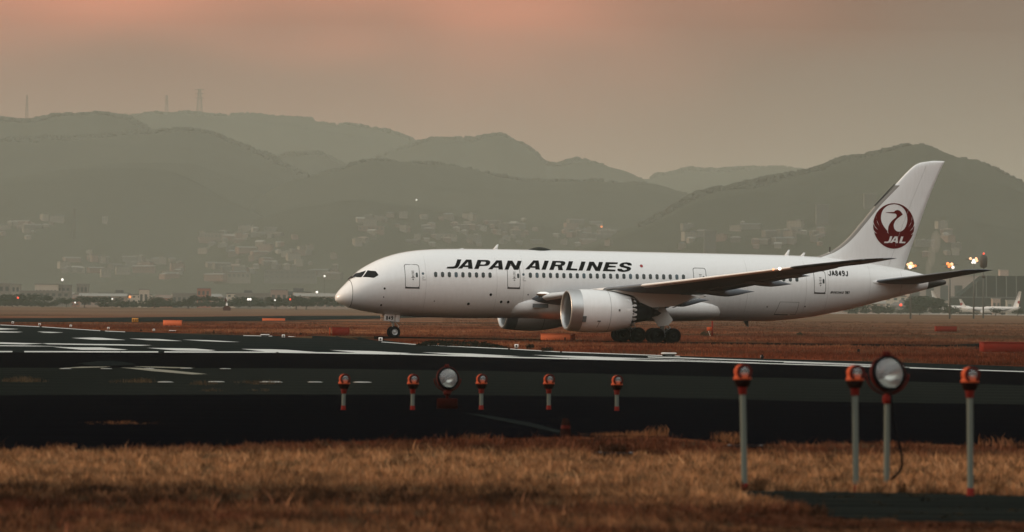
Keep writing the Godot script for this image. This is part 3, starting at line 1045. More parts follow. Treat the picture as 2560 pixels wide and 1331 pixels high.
func write_plain(st: SurfaceTool, text: String, at: Vector2, size: float, bold: float, onto: Callable) -> void:
	var x := at.x
	for c in text:
		for s in pen(c):
			var l := []
			for p in s:
				l.append([x + p[0] * size, at.y + p[1] * size])
			for k in l.size() - 1:
				decal(st, stroke([l[k], l[k + 1]], bold), 6, onto)
		x += size * 0.78

func write_heavy(st: SurfaceTool, text: String, at: Vector2, high: float, wide: float, lean: float, bands: int, onto: Callable) -> void:
	var x := at.x
	for c in text:
		var l := letter(c)
		var outs := []
		for o in l[0]:
			var q := PackedVector2Array()
			for p in o:
				q.append(Vector2(x + p.x * wide + p.y * lean, at.y + p.y * high))
			outs.append(q)
		if outs.size():
			decal(st, outs, bands, onto)
		x += float(l[1]) * wide

const WING := [  # z, leading edge x and y, trailing edge x and y, thickness
	[1.6, 16.1, 3.45, 28.3, 2.95, 0.12], [2.9, 17.0, 3.65, 28.2, 3.05, 0.12], [6.0, 19.17, 4.08, 28.4, 3.5, 0.105], [9.7, 21.76, 4.58, 29.0, 4.2, 0.092], [13.0, 24.07, 4.96, 30.4, 4.66, 0.09],
	[16.0, 26.17, 5.34, 31.9, 5.14, 0.092], [20.0, 28.97, 5.87, 33.8, 5.78, 0.09], [24.0, 31.77, 6.40, 35.7, 6.38, 0.088], [26.0, 33.3, 6.69, 36.7, 6.72, 0.085], [28.0, 35.15, 6.98, 37.9, 6.95, 0.1], [29.3, 37.0, 7.25, 39.0, 7.24, 0.09], [30.0, 39.0, 7.42, 39.85, 7.44, 0.08]]

func wing_row(z: float) -> Array:
	var out := [z]
	for c in range(1, 6):
		var t := []
		for r in WING:
			t.append([r[0], r[c]])
		out.append(curve_at(t, z))
	return out

func aerofoil(r: Array, s: float, f0: float, f1: float, out_ := 0.0, n := 14, shift := 0.0, low := -1.0) -> PackedVector3Array:
	# the ring of one station, its fractions f0 to f1 of the chord, over the top forwards and back underneath
	var lower := f1 if low < 0.0 else low
	var le := Vector2(r[1], r[2])
	var te := Vector2(r[3], r[4])
	var c := te - le
	var up := Vector2(-c.y, c.x).normalized()
	if up.y < 0:
		up = -up
	var ring := PackedVector3Array()
	for k in 2 * n + 1:
		var top := k <= n
		var q := float(n - k if top else k - n) / n
		var f := lerpf(f0, f1 if top else lower, q * q * 0.5 + q * 0.5)
		var th: float = 5.0 * r[5] * c.length() * (0.2969 * sqrt(f) - 0.126 * f - 0.3516 * f * f + 0.2843 * f * f * f - 0.1015 * f * f * f * f)
		th = maxf(th, 0.012) + out_
		var p := le + c * f + up * (th * (1.0 if top else -0.7) + shift)
		if f0 == 0.0 and k == n:
			p = le - c.normalized() * out_ * 1.5 + up * shift
		ring.append(Vector3(p.x, p.y, r[0] * s))
	return ring

func aerofoil_span(s: float, z0: float, z1: float, f0: float, f1: float, out_: float, steps: int, caps: bool, shift := 0.0, low := -1.0) -> ArrayMesh:
	var st := mb()
	var rings := []
	for i in steps + 1:
		rings.append(aerofoil(wing_row(lerpf(z0, z1, float(i) / steps)), s, f0, f1, out_, 14, shift, low))
	loft(st, rings, caps, caps)
	return done(st)

func plane_wing(p: Node3D, s: float) -> void:
	var w := put("wing", aerofoil_span(s, 1.6, 30.0, 0.0, 1.0, 0.0, 44, true), M.wing_grey, p)
	put("slat", aerofoil_span(s, 12.3, 24.9, 0.0, 0.12, 0.014, 24, false, 0.0, 0.085), M.slat_white, w)
	put("slat", aerofoil_span(s, 3.6, 9.0, 0.0, 0.08, 0.014, 10, false, 0.0, 0.04), M.slat_white, w)
	put("tip_edge", aerofoil_span(s, 25.0, 29.9, 0.0, 0.16, 0.01, 14, false), M.dark_metal, w)
	for f in [[3.6, 8.6, 0.78], [10.6, 20.4, 0.76]]:
		put("flap", aerofoil_span(s, f[0], f[1], f[2], 1.04, 0.02, 10, true, -0.1), M.wing_grey, w)
	put("aileron", aerofoil_span(s, 20.7, 25.4, 0.76, 1.01, 0.012, 6, true, -0.02), M.wing_grey, w)
	for f in [[7.6, 26.0, 31.3, 3.80, 0.42], [13.0, 28.2, 33.5, 4.58, 0.38], [18.0, 30.8, 35.1, 5.24, 0.33], [21.6, 32.4, 35.4, 5.92, 0.20]]:
		var st := mb()
		var r := wing_row(f[0])
		var rings := []
		for i in 17:
			var q := i / 16.0
			var x := lerpf(f[1], f[2], q)
			var u: float = (x - r[1]) / (r[3] - r[1])
			var under: float = lerpf(r[2], r[4], u) - r[5] * (r[3] - r[1]) * 0.42 * clampf(1.15 - u, 0.0, 1.0)
			var cy := lerpf(under - f[4] * 0.35, f[3], smoothstep(0.45, 1.0, q))
			var rad: float = f[4] * pow(sin(PI * clampf(q * 0.62 + 0.02, 0.0, 1.0)), 0.6) * clampf((1.0 - q) * 2.2, 0.02, 1.0)
			var ring := PackedVector3Array()
			for k in 14:
				ring.append(Vector3(x, cy + cos(TAU * k / 14) * rad * 1.15, s * (f[0] + sin(TAU * k / 14) * rad * 0.8)))
			rings.append(ring)
		loft(st, rings, true, true)
		put("flap_track_fairing", done(st), M.wing_grey, w)

func plane_engine(p: Node3D, s: float) -> void:
	var e := Node3D.new()
	e.name = "engine" if s > 0 else "engine_001"
	p.add_child(e)
	e.position = Vector3(17.75, 2.68, 9.7 * s)
	e.scale.x = 0.935
	e.rotation.z = -0.012
	var ax := Vector3.RIGHT
	var st := mb()
	lathe(st, [[1.12, 1.795], [1.4, 1.815], [2.0, 1.835], [2.8, 1.835], [3.6, 1.80], [4.4, 1.70], [5.2, 1.54], [5.9, 1.39]], Vector3.ZERO, ax, 60)
	# the scalloped rear edge
	var n := 20
	for k in n:
		for j in 3:
			var ring_a := []
			for q in [j / 3.0, (j + 1) / 3.0]:
				var a: float = TAU * (k + q) / n
				var dep := 1.0 - absf(q * 2.0 - 1.0)
				ring_a.append([a, 5.9 + 0.62 * smoothstep(0.0, 1.0, dep), 1.39 - 0.17 * dep])
			var pts := []
			for q in ring_a:
				pts.append([Vector3(5.9, sin(q[0]) * 1.39, cos(q[0]) * 1.39), Vector3(q[1], sin(q[0]) * q[2], cos(q[0]) * q[2])])
			quad(st, pts[0][0], pts[1][0], pts[1][1], pts[0][1])
	put("nacelle", done(st), M.white_paint, e)
	st = mb()
	lathe(st, [[0.95, 1.46], [0.5, 1.43], [0.22, 1.45], [0.07, 1.51], [0.0, 1.60], [0.05, 1.67], [0.2, 1.725], [0.5, 1.77], [1.12, 1.80]], Vector3.ZERO, ax, 60)
	put("intake_lip", done(st), M.bare_metal, e)
	st = mb()
	lathe(st, [[0.95, 1.459], [1.5, 1.47], [2.1, 1.475], [5.6, 1.33], [6.1, 1.30]], Vector3.ZERO, ax, 48)
	put("inner_duct", done(st), M.duct_grey, e)
	st = mb()
	lathe(st, [[1.36, 0.01], [1.42, 0.12], [1.62, 0.27], [1.9, 0.36]], Vector3.ZERO, ax, 24)
	put("spinner", done(st), M.dark_metal, e)
	st = mb()
	for k in 18:
		var a := TAU * k / 18
		var rings := []
		for q in 5:
			var r := lerpf(0.34, 1.46, q / 4.0)
			var tw := lerpf(0.2, 1.0, q / 4.0)
			var rad := Vector3(0, cos(a), sin(a))
			var tan_ := Vector3(0, -sin(a), cos(a))
			var dirn := (Vector3.RIGHT * cos(tw) + tan_ * sin(tw))
			var half := lerpf(0.11, 0.21, q / 4.0)
			var c := Vector3(1.78, 0, 0) + rad * r
			rings.append(PackedVector3Array([c - dirn * half, c + dirn * half]))
		loft(st, rings, false)
	put("fan", done(st), M.fan_metal, e)
	st = mb()
	lathe(st, [[2.05, 0.3], [2.06, 1.475]], Vector3.ZERO, ax, 32)
	put("fan_case", done(st), M.black, e)
	st = mb()
	lathe(st, [[5.2, 1.0], [5.9, 1.0], [6.6, 0.92], [7.5, 0.72], [8.1, 0.58], [8.09, 0.5]], Vector3.ZERO, ax, 40)
	put("core_cowl", done(st), M.dark_metal, e)
	st = mb()
	lathe(st, [[7.4, 0.46], [8.1, 0.42], [8.8, 0.22], [9.1, 0.02]], Vector3.ZERO, ax, 24)
	put("exhaust_plug", done(st), M.dark_metal, e)
	st = mb()
	for k in 40:
		var a0 := TAU * k / 40
		var a1 := TAU * (k + 1) / 40
		for x in [3.72]:
			quad(st, Vector3(x, sin(a0) * 1.795, cos(a0) * 1.795), Vector3(x, sin(a1) * 1.795, cos(a1) * 1.795), Vector3(x + 0.03, sin(a1) * 1.793, cos(a1) * 1.793), Vector3(x + 0.03, sin(a0) * 1.793, cos(a0) * 1.793))
	put("cowl_seam", done(st), M.seam_grey, e)
	if s > 0:
		st = mb(true)
		box(st, Vector3(1.25, -0.72, 1.67), Vector3(0.34, 0.55, 0.06), Basis(Vector3.RIGHT, 0.4))
		box(st, Vector3(4.55, 0.12, 1.69), Vector3(0.16, 0.18, 0.03))
		box(st, Vector3(2.66, -0.86, 1.635), Vector3(0.3, 0.1, 0.03), Basis(Vector3.RIGHT, 0.5))
		put("vent", done(st), M.vent_grey, e)
		st = mb(true)
		tube(st, [Vector3(2.7, -0.9, 1.615), Vector3(2.62, -1.25, 1.36), Vector3(2.58, -1.4, 1.2)], 0.018, 6)
		put("panel_seam", done(st), M.seam_grey, e)
	# pylon
	st = mb()
	extrude(st, [[20.2, 4.5], [22.4, 4.62], [23.6, 4.9], [30.2, 4.1], [28.9, 3.72], [27.3, 3.06], [25.3, 2.92], [24.2, 3.36], [23.6, 3.92], [21.6, 4.3]], -0.34, 0.34, 0.12)
	var py := put("pylon", done(st), M.pylon_grey, p)
	py.position.z = 9.7 * s

func plane_wheel(gear: Node3D, at: Vector3, radius: float, width: float, rim_mat: Material) -> void:
	var st := mb()
	var w := width * 0.5
	lathe(st, [[-w * 0.8, radius * 0.52], [-w, radius * 0.66], [-w * 0.98, radius * 0.86], [-w * 0.75, radius * 0.97], [-w * 0.4, radius], [w * 0.4, radius], [w * 0.75, radius * 0.97], [w * 0.98, radius * 0.86], [w, radius * 0.66], [w * 0.8, radius * 0.52]], at, Vector3.BACK, 36)
	var ty := put("tyre", done(st), M.rubber, gear)
	st = mb()
	lathe(st, [[-w * 0.78, 0.02], [-w * 0.7, radius * 0.2], [-w * 0.3, radius * 0.3], [-w * 0.45, radius * 0.44], [-w * 0.85, radius * 0.5], [-w * 0.8, radius * 0.53], [w * 0.8, radius * 0.53], [w * 0.85, radius * 0.5], [w * 0.45, radius * 0.44], [w * 0.3, radius * 0.3], [w * 0.7, radius * 0.2], [w * 0.78, 0.02]], at, Vector3.BACK, 28)
	put("rim", done(st), rim_mat, ty)

func build_plane() -> void:
	var p := thing("airliner", "white twin engine jet airliner taxiing left with red crane emblem on its tail", "airplane")
	p.transform = Transform3D(Basis(Vector3.UP, PLANE_YAW) * Basis(Vector3.BACK, PLANE_PITCH), PLANE_AT)
	put("radome", body(0.0, 1.2, 26, 1.8), M.white_paint, p)
	var fus := put("fuselage", body(1.2, 54.15, 130), M.white_paint, p)
	put("exhaust_cone", body(54.15, 55.95, 8, 1.0, true), M.apu_metal, p)
	var st := mb()
	var rings := []
	for o in [[1.185, 0.0], [1.19, 0.006], [1.22, 0.006], [1.225, 0.0]]:
		var r := body_ring(o[0])
		var c := Vector3(o[0], (curve_at(TOP, o[0]) + curve_at(BOTTOM, o[0])) * 0.5, 0)
		for k in r.size():
			r[k] += (r[k] - c).normalized() * (o[1] - 0.002)
		rings.append(r)
	loft(st, rings)
	put("radome_seam", done(st), M.seam_dark, p)

	# wing to body fairing
	st = mb()
	rings = []
	for i in 49:
		var q := i / 48.0
		var x := lerpf(15.3, 34.25, q)
		var e := pow(clampf(1.0 - pow(absf(q * 2.0 - 1.0), 3.4), 0.0, 1.0), 0.5)
		var front := smoothstep(0.0, 0.16, q)
		var half := lerpf(2.0, lerpf(3.06, 3.0, q), e)
		var hi := lerpf(0.5, lerpf(1.72, 1.5, smoothstep(0.2, 0.9, q)), e)
		var lo := lerpf(0.9, 1.27, e)
		var cy := lerpf(3.0, 3.12, front)
		var ring := PackedVector3Array()
		for k in 48:
			var a := TAU * k / 48
			var cs := cos(a)
			var sn := sin(a)
			var yy := signf(cs) * pow(absf(cs), 0.86)
			var zz := signf(sn) * pow(absf(sn), 0.86)
			ring.append(Vector3(x, cy + yy * (hi if cs > 0 else lo), zz * half))
		rings.append(ring)
	loft(st, rings, true, true)
	put("wing_fairing", done(st), M.white_paint, p)
	st = mb(true)
	box(st, Vector3(17.55, 3.02, 2.86), Vector3(1.35, 0.34, 0.3), Basis(Vector3.UP, 0.16))
	put("air_intake", done(st), M.vent_grey, p)

	plane_wing(p, 1.0)
	plane_wing(p, -1.0)
	plane_engine(p, 1.0)
	plane_engine(p, -1.0)

	# tail
	st = mb()
	rings = []
	var le := [[7.3, 42.0], [7.86, 43.73], [8.31, 44.96], [9.25, 46.30], [10.95, 47.85], [12.52, 49.17], [14.38, 51.0], [15.70, 52.25], [16.31, 53.0], [16.56, 53.7], [16.68, 54.6]]
	var te := [[7.0, 52.03], [10.11, 53.11], [13.14, 54.19], [15.52, 55.17], [16.68, 55.72]]
	for i in 41:
		var y := lerpf(6.9, 16.68, pow(i / 40.0, 0.8))
		var a := curve_at(le, y)
		var b := curve_at(te, y)
		var th := lerpf(0.62, 0.2, clampf((y - 7.0) / 9.5, 0.0, 1.0)) * (1.0 if y < 16.2 else sqrt(maxf(0.02, (16.69 - y) / 0.49)))
		var ring := PackedVector3Array()
		for k in 33:
			var up := k <= 16
			var q := float(16 - k if up else k - 16) / 16.0
			var f := q * q * 0.6 + q * 0.4
			var d := th * (2.2 * sqrt(f) * (1.0 - f) + 0.35 * f * (1.0 - f) + 0.02) * 0.62
			ring.append(Vector3(lerpf(a, b, f), y, d if up else -d))
		rings.append(ring)
	loft(st, rings, true, true)
	var fin := put("tail_fin", done(st), M.white_paint, p)
	st = mb()
	rings = []
	for i in 25:
		var y := lerpf(7.75, 14.4, i / 24.0)
		var a := curve_at(le, y)
		var th := lerpf(0.62, 0.2, clampf((y - 7.0) / 9.5, 0.0, 1.0))
		var ch := curve_at(te, y) - a
		var ring := PackedVector3Array()
		for k in 9:
			var q := absf(k - 4) / 4.0
			var f := q * 0.42 / ch
			var d := th * (2.2 * sqrt(f) * (1.0 - f) + 0.35 * f * (1.0 - f) + 0.02) * 0.62 + 0.012
			ring.append(Vector3(a + q * 0.42 - (0.02 if k == 4 else 0.0), y, (d if k <= 4 else -d) if k != 4 else 0.0))
		rings.append(ring)
	loft(st, rings, false)
	put("fin_leading_edge", done(st), M.seam_warm, fin)
	st = mb(true)
	box(st, Vector3(50.05, 13.52, 0.02), Vector3(2.7, 0.055, 0.15), Basis(Vector3.BACK, 0.815))
	box(st, Vector3(45.0, 8.22, 0.0), Vector3(0.06, 1.1, 0.16))
	put("fin_edge_strip", done(st), M.seam_dark, fin)
	var fin_z := func(x: float, y: float) -> Vector3:
		var a := curve_at(le, y)
		var b := curve_at(te, y)
		var f := clampf((x - a) / (b - a), 0.0, 1.0)
		var th := lerpf(0.62, 0.2, clampf((y - 7.0) / 9.5, 0.0, 1.0))
		return Vector3(x, y, th * (2.2 * sqrt(f) * (1.0 - f) + 0.35 * f * (1.0 - f) + 0.02) * 0.62 + 0.02)
	put("rudder_seam", line_mesh([Vector2(50.55, 7.3), Vector2(51.5, 10.2), Vector2(52.7, 13.3), Vector2(53.9, 16.2)], 0.012, fin_z), M.seam_faint, fin)
	put("crane_emblem", emblem(fin_z), M.crane_red, fin)
	for s in [1.0, -1.0]:
		st = mb()
		rings = []
		for i in 21:
			var q := i / 20.0
			var z := lerpf(0.4, 9.9, q)
			var tipw := 1.0 if q < 0.96 else sqrt((1.001 - q) / 0.041)
			var a := lerpf(47.9, 54.35, q) + (1.0 - tipw) * 0.9
			var b := lerpf(53.0, 56.5, q)
			var r := [z, a, lerpf(5.62, 6.96, q), b, lerpf(5.62, 6.94, q), lerpf(0.095, 0.085, q)]
			rings.append(aerofoil(r, s, 0.0, 1.0, 0.0))
		loft(st, rings, true, true)
		var hs := put("tailplane", done(st), M.wing_grey, p)
		st = mb()
		lathe(st, [[0.0, 0.02], [0.15, 0.12], [0.5, 0.2], [1.1, 0.25], [1.9, 0.22], [2.6, 0.05]], Vector3(47.45, 5.72, 1.5 * s), Vector3(1, 0, 0), 20)
		put("tailplane_root", done(st), M.white_paint, hs)

	# cabin windows: one shape, set on the skin
	st = mb()
	var wl := rounded(-0.145, -0.24, 0.145, 0.24, 0.125, 5)
	decal(st, [wl], 12, func(x: float, y: float) -> Vector3: return Vector3(x, y, 0.012 - y * y * 0.12))
	var win := done(st)
	var xs := []
	for k in 9:
		xs.append([8.15 + 0.604 * k, 5.51 + 0.006 * k])
	for k in 24:
		xs.append([16.60 + 0.6045 * k, 5.63 + 0.0065 * k])
	for k in 12:
		xs.append([34.2 + 0.618 * k, 5.80 + 0.003 * k])
	for i in xs.size():
		var x: float = xs[i][0]
		var y: float = xs[i][1]
		var o := put("cabin_window", win, M.window_dark if i % 7 != 3 else M.window_blue, p)
		var n := skin_normal(x, y)
		o.transform = Transform3D(Basis(Vector3.RIGHT, n.cross(Vector3.RIGHT).normalized(), n), skin(x, y, 0.0))

	var on_skin := func(x: float, y: float) -> Vector3: return skin(x, y, 0.009)
	var over_skin := func(x: float, y: float) -> Vector3: return skin(x, y, 0.016)
	# cockpit glazing
	for g in [[[2.04, 5.13], [2.55, 5.74], [3.12, 5.70], [3.31, 5.34], [2.9, 5.10]], [[1.26, 5.02], [1.72, 5.46], [2.44, 5.72], [1.98, 5.14]]]:
		st = mb()
		decal(st, [vec_list(g)], 12, on_skin, 0.15)
		put("cockpit_window", done(st), M.cockpit_glass, p)
	st = mb()
	for k in 12:
		var a0 := lerpf(-0.9, 0.2, k / 12.0)
		var a1 := lerpf(-0.9, 0.2, (k + 1) / 12.0)
		quad(st, Vector3(1.16, 4.93, 0) + Vector3(0, 0, a0 * 0.5), Vector3(1.16, 4.93, a1 * 0.5), Vector3(1.5, 5.25, a1 * 0.45), Vector3(1.5, 5.25, a0 * 0.45))
	put("cockpit_window", done(st), M.cockpit_glass, p)

	# doors: x left, x right, y bottom, y top, window x, foot lean
	for d in [[5.48, 6.76, 4.33, 6.34, 6.5], [14.52, 15.7, 4.49, 6.46, 15.5], [31.42, 32.62, 4.66, 6.62, 32.35], [42.62, 43.78, 4.66, 6.61, 43.55]]:
		var outer := rounded(d[0], d[2], d[1], d[3], 0.2)
		var inner := rounded(d[0] + 0.055, d[2] + 0.05, d[1] - 0.055, d[3] - 0.055, 0.17)
		st = mb()
		decal(st, [inner], 26, on_skin)
		var door := put("door", done(st), M.white_paint, p)
		st = mb()
		decal(st, [outer, inner], 60, on_skin)
		put("door_frame", done(st), M.seam_grey, door)
		st = mb()
		decal(st, [vec_list([[d[0] + 0.02, d[2] - 0.07], [d[1] - 0.02, d[2] - 0.07], [d[1] - 0.02, d[2] + 0.06], [d[0] + 0.02, d[2] + 0.06]])], 3, over_skin)
		put("sill", done(st), M.seam_dark, door)
		st = mb()
		decal(st, [rounded(d[4] - 0.095, d[3] - 1.12, d[4] + 0.095, d[3] - 0.7, 0.09)], 10, over_skin)
		put("door_window", done(st), M.window_dark, door)
		st = mb()
		var mx: float = lerpf(d[0], d[1], 0.54)
		for k in [[-0.62, 0.24, 0.05], [-0.74, 0.2, 0.05], [-0.86, 0.24, 0.05], [-0.98, 0.18, 0.04], [-1.12, 0.16, 0.09], [-1.16, 0.34, 0.04], [-1.34, 0.12, 0.1]]:
			decal(st, [vec_list([[mx - k[1] * 0.5, d[3] + k[0]], [mx + k[1] * 0.5, d[3] + k[0]], [mx + k[1] * 0.5, d[3] + k[0] + k[2]], [mx - k[1] * 0.5, d[3] + k[0] + k[2]]])], 2, over_skin)
		put("door_handle", done(st), M.seam_grey, door)
		if d[0] < 20.0:
			st = mb()
			decal(st, [ellipse(d[1] + 0.28, d[3] - 0.78, 0.11, 0.12, 16)], 8, on_skin)
			put("porthole", done(st), M.window_blue, p)
			st = mb()
			for k in [[-1.1, 0.2], [-1.22, 0.1], [-1.34, 0.3]]:
				decal(st, [vec_list([[d[1] + 0.2, d[3] + k[0]], [d[1] + 0.2 + k[1], d[3] + k[0]], [d[1] + 0.2 + k[1], d[3] + k[0] + 0.035], [d[1] + 0.2, d[3] + k[0] + 0.035]])], 1, on_skin)
			put("door_sign", done(st), M.seam_grey, p)
	# cargo door behind the wing
	st = mb()
	decal(st, [vec_list([[39.25, 2.72], [41.35, 2.72], [41.35, 3.82], [39.5, 3.82]]), vec_list([[39.29, 2.75], [41.32, 2.75], [41.32, 3.79], [39.53, 3.79]])], 40, on_skin)
	decal(st, [vec_list([[39.25, 2.66], [40.6, 2.66], [40.6, 2.74], [39.25, 2.74]])], 2, over_skin)
	put("cargo_door", done(st), M.seam_grey, p)
	# panel joints round the body
	for x in [7.3, 13.6, 16.0, 36.4, 41.9, 44.0, 48.2, 51.4]:
		st = mb()
		for k in 20:
			var y0 := lerpf(curve_at(BOTTOM, x) + 0.3, curve_at(TOP, x) - 0.3, k / 20.0)
			var y1 := lerpf(curve_at(BOTTOM, x) + 0.3, curve_at(TOP, x) - 0.3, (k + 1) / 20.0)
			quad(st, skin(x, y0, 0.004), skin(x + 0.02, y0, 0.004), skin(x + 0.02, y1, 0.004), skin(x, y1, 0.004))
		put("panel_joint", done(st), M.seam_faint, p)

	# lettering: the strokes lie flat on the skin, 16 mm proud
	st = mb()
	write_heavy(st, "JAPAN", Vector2(9.16, 6.06), 0.79, 0.905, 0.42, 22, over_skin)
	write_heavy(st, "AIRLINES", Vector2(16.17, 6.13), 0.79, 0.905, 0.42, 22, over_skin)
	put("airline_name", done(st), M.ink, p)
	st = mb()
	decal(st, [ellipse(26.77, 6.66, 0.14, 0.13, 20)], 10, over_skin)
	put("red_dot", done(st), M.dot_red, p)
	st = mb()
	write_plain(st, "JA849J", Vector2(44.1, 6.22), 0.43, 0.052, over_skin)
	put("registration", done(st), M.ink, p)
	st = mb()
	write_heavy(st, "BOEING", Vector2(44.22, 4.66), 0.18, 0.163, 0.11, 8, over_skin)
	write_plain(st, "787", Vector2(45.72, 4.66), 0.20, 0.038, over_skin)
	put("type_name", done(st), M.ink, p)
	# ports and drains on the lower side
	for d in [[3.76, 4.21, 0.09], [3.74, 3.48, 0.05], [3.66, 2.79, 0.08], [8.16, 3.23, 0.05], [11.24, 3.05, 0.12], [13.11, 3.88, 0.12], [14.13, 3.28, 0.12], [14.76, 3.28, 0.12], [16.45, 3.95, 0.06], [38.4, 3.35, 0.06], [42.0, 3.45, 0.06]]:
		st = mb()
		decal(st, [ellipse(d[0], d[1], d[2], d[2], 14)], 8, on_skin)
		put("port", done(st), M.black, p)
	# aerials
	for a in [[14.0, 7.84, 0.42, 0.25], [40.75, 7.93, 0.5, 0.28], [42.2, 7.9, 0.32, 0.2], [10.9, 7.78, 0.08, 0.2], [37.2, 1.62, 0.5, -0.4]]:
		st = mb()
		var h: float = a[2] if a[3] > 0 else -a[2]
		extrude(st, [[a[0], a[1]], [a[0] + 0.4, a[1]], [a[0] + 0.5, a[1] + h], [a[0] + 0.36, a[1] + h]], -0.02, 0.02)
		if a[3] < 0:
			st = mb()
			extrude(st, [[37.0, 2.1], [37.5, 2.1], [37.55, 1.55], [37.42, 1.55]], -0.03, 0.03)
		put("aerial", done(st), M.white_paint if a[3] > 0 else M.vent_grey, p)
	st = mb()
	rings = []
	for i in 17:
		var q := i / 16.0
		var hh := 0.30 * pow(sin(PI * q), 1.1)
		var ring := PackedVector3Array()
		for k in 13:
			var a := PI * k / 12.0
			ring.append(Vector3(lerpf(17.0, 19.5, q), 7.78 + sin(a) * (hh + 0.04), cos(a) * (0.06 + 0.62 * sin(PI * q))))
		rings.append(ring)
	loft(st, rings, false)
	put("radio_dome", done(st), M.dome_grey, p)

	# lamps on the aircraft
	for l in [[31.62, 6.42, 24.6, 0.13, "lamp_white"], [31.25, 6.36, 24.05, 0.09, "lamp_orange"], [53.72, 5.87, 0.78, 0.1, "lamp_soft"]]:
		st = mb()
		lathe(st, [[-l[3], 0.01], [-l[3] * 0.7, l[3] * 0.7], [0.0, l[3]], [l[3] * 0.7, l[3] * 0.7], [l[3], 0.01]], Vector3(l[0], l[1], l[2]), Vector3.RIGHT, 12)
		put("lamp", done(st), M[l[4]], p)
	st = mb()
	lathe(st, [[0.0, 0.02], [0.1, 0.16], [0.35, 0.24], [0.8, 0.26], [1.3, 0.1]], Vector3(17.0, 4.02, 3.25), Vector3(1, 0, 0.35), 18)
	put("landing_lamp", done(st), M.chrome, p)

	# nose gear
	var g := Node3D.new()
	g.name = "nose_gear"
	p.add_child(g)
	for s in [1.0, -1.0]:
		plane_wheel(g, Vector3(5.25, 0.5, 0.34 * s), 0.5, 0.36, M.rim_grey)
	st = mb()
	tube(st, [Vector3(5.25, 0.5, 0), Vector3(5.12, 2.3, 0)], 0.11, 14)
	tube(st, [Vector3(5.25, 0.5, -0.34), Vector3(5.25, 0.5, 0.34)], 0.08, 12)
	tube(st, [Vector3(5.36, 0.62, 0.0), Vector3(5.72, 0.98, 0), Vector3(5.4, 1.35, 0)], 0.05, 8)
	tube(st, [Vector3(5.2, 1.2, 0.0), Vector3(4.3, 2.1, 0)], 0.07, 8)
	put("strut", done(st), M.gear_grey, g)
	for s in [1.0, -1.0]:
		st = mb()
		extrude(st, [[4.22, 1.47], [5.17, 1.40], [5.19, 2.02], [4.30, 2.06]], -0.03, 0.03, 0.012)
		var nd := put("gear_door", done(st), M.white_paint, g)
		nd.position.z = 0.52 * s
		st = mb()
		extrude(st, [[5.26, 1.38], [5.56, 1.36], [5.64, 1.42], [5.66, 1.95], [5.6, 2.0], [5.28, 2.0]], -0.03, 0.03, 0.012)
		nd = put("gear_door", done(st), M.white_paint, g)
		nd.position.z = 0.52 * s
	st = mb()
	write_plain(st, "849", Vector2(4.42, 1.56), 0.29, 0.038, func(x: float, y: float) -> Vector3: return Vector3(x, y, 0.558))
	put("number", done(st), M.ink, g)
	st = mb()
	for q in [[1.82, 0.11], [1.56, 0.09]]:
		lathe(st, [[0.0, 0.02], [0.03, q[1]], [0.16, q[1] * 0.8], [0.2, 0.02]], Vector3(4.12, q[0], 0.2), Vector3.RIGHT, 14)
		lathe(st, [[0.0, 0.02], [0.03, q[1]], [0.16, q[1] * 0.8], [0.2, 0.02]], Vector3(4.12, q[0], -0.2), Vector3.RIGHT, 14)
	put("taxi_lamp", done(st), M.lamp_off_warm, g)

	# main gear
	for s in [1.0, -1.0]:
		g = Node3D.new()
		g.name = "main_gear" if s > 0 else "main_gear_001"
		p.add_child(g)
		for x in [27.3, 28.76]:
			for z in [4.28, 5.52]:
				plane_wheel(g, Vector3(x, 0.66, z * s), 0.66, 0.54, M.rim_dark)
		st = mb()
		tube(st, [Vector3(27.2, 0.66, 4.9 * s), Vector3(28.86, 0.66, 4.9 * s)], 0.14, 12)
		tube(st, [Vector3(28.03, 0.7, 4.9 * s), Vector3(27.85, 3.3, 4.6 * s)], 0.2, 14)
		tube(st, [Vector3(28.0, 1.5, 4.86 * s), Vector3(26.4, 2.9, 3.6 * s)], 0.1, 10)
		tube(st, [Vector3(28.0, 1.6, 4.8 * s), Vector3(28.3, 2.9, 2.6 * s)], 0.1, 10)
		tube(st, [Vector3(28.2, 0.95, 4.9 * s), Vector3(28.7, 1.35, 4.9 * s), Vector3(28.2, 1.8, 4.85 * s)], 0.06, 8)
		for z in [4.28, 5.52]:
			tube(st, [Vector3(27.3, 0.66, 4.9 * s), Vector3(27.3, 0.66, z * s)], 0.1, 10)
			tube(st, [Vector3(28.76, 0.66, 4.9 * s), Vector3(28.76, 0.66, z * s)], 0.1, 10)
		tube(st, [Vector3(27.5, 0.8, 5.0 * s), Vector3(27.9, 1.4, 5.1 * s)], 0.045, 8)
		tube(st, [Vector3(28.6, 1.0, 5.1 * s), Vector3(28.1, 1.5, 5.1 * s)], 0.04, 8)
		put("strut", done(st), M.gear_grey, g)
		st = mb()
		extrude(st, [[26.70, 2.46], [27.92, 3.30], [28.78, 2.06], [28.72, 1.92], [28.36, 1.56], [27.44, 1.42], [27.28, 1.72]], -0.03, 0.03, 0.012)
		var md := put("gear_door", done(st), M.door_grey, g)
		md.position.z = 5.5 * s
		md.rotation.x = -0.1 * s

func line_mesh(pts: Array, w: float, onto: Callable) -> ArrayMesh:
	var st := mb()
	for i in pts.size() - 1:
		for k in 8:
			var a: Vector2 = pts[i].lerp(pts[i + 1], k / 8.0)
			var b: Vector2 = pts[i].lerp(pts[i + 1], (k + 1) / 8.0)
			var d := (b - a).normalized()
			var n := Vector2(-d.y, d.x) * w
			quad(st, onto.call(a.x - n.x, a.y - n.y), onto.call(b.x - n.x, b.y - n.y), onto.call(b.x + n.x, b.y + n.y), onto.call(a.x + n.x, a.y + n.y))
	return done(st)

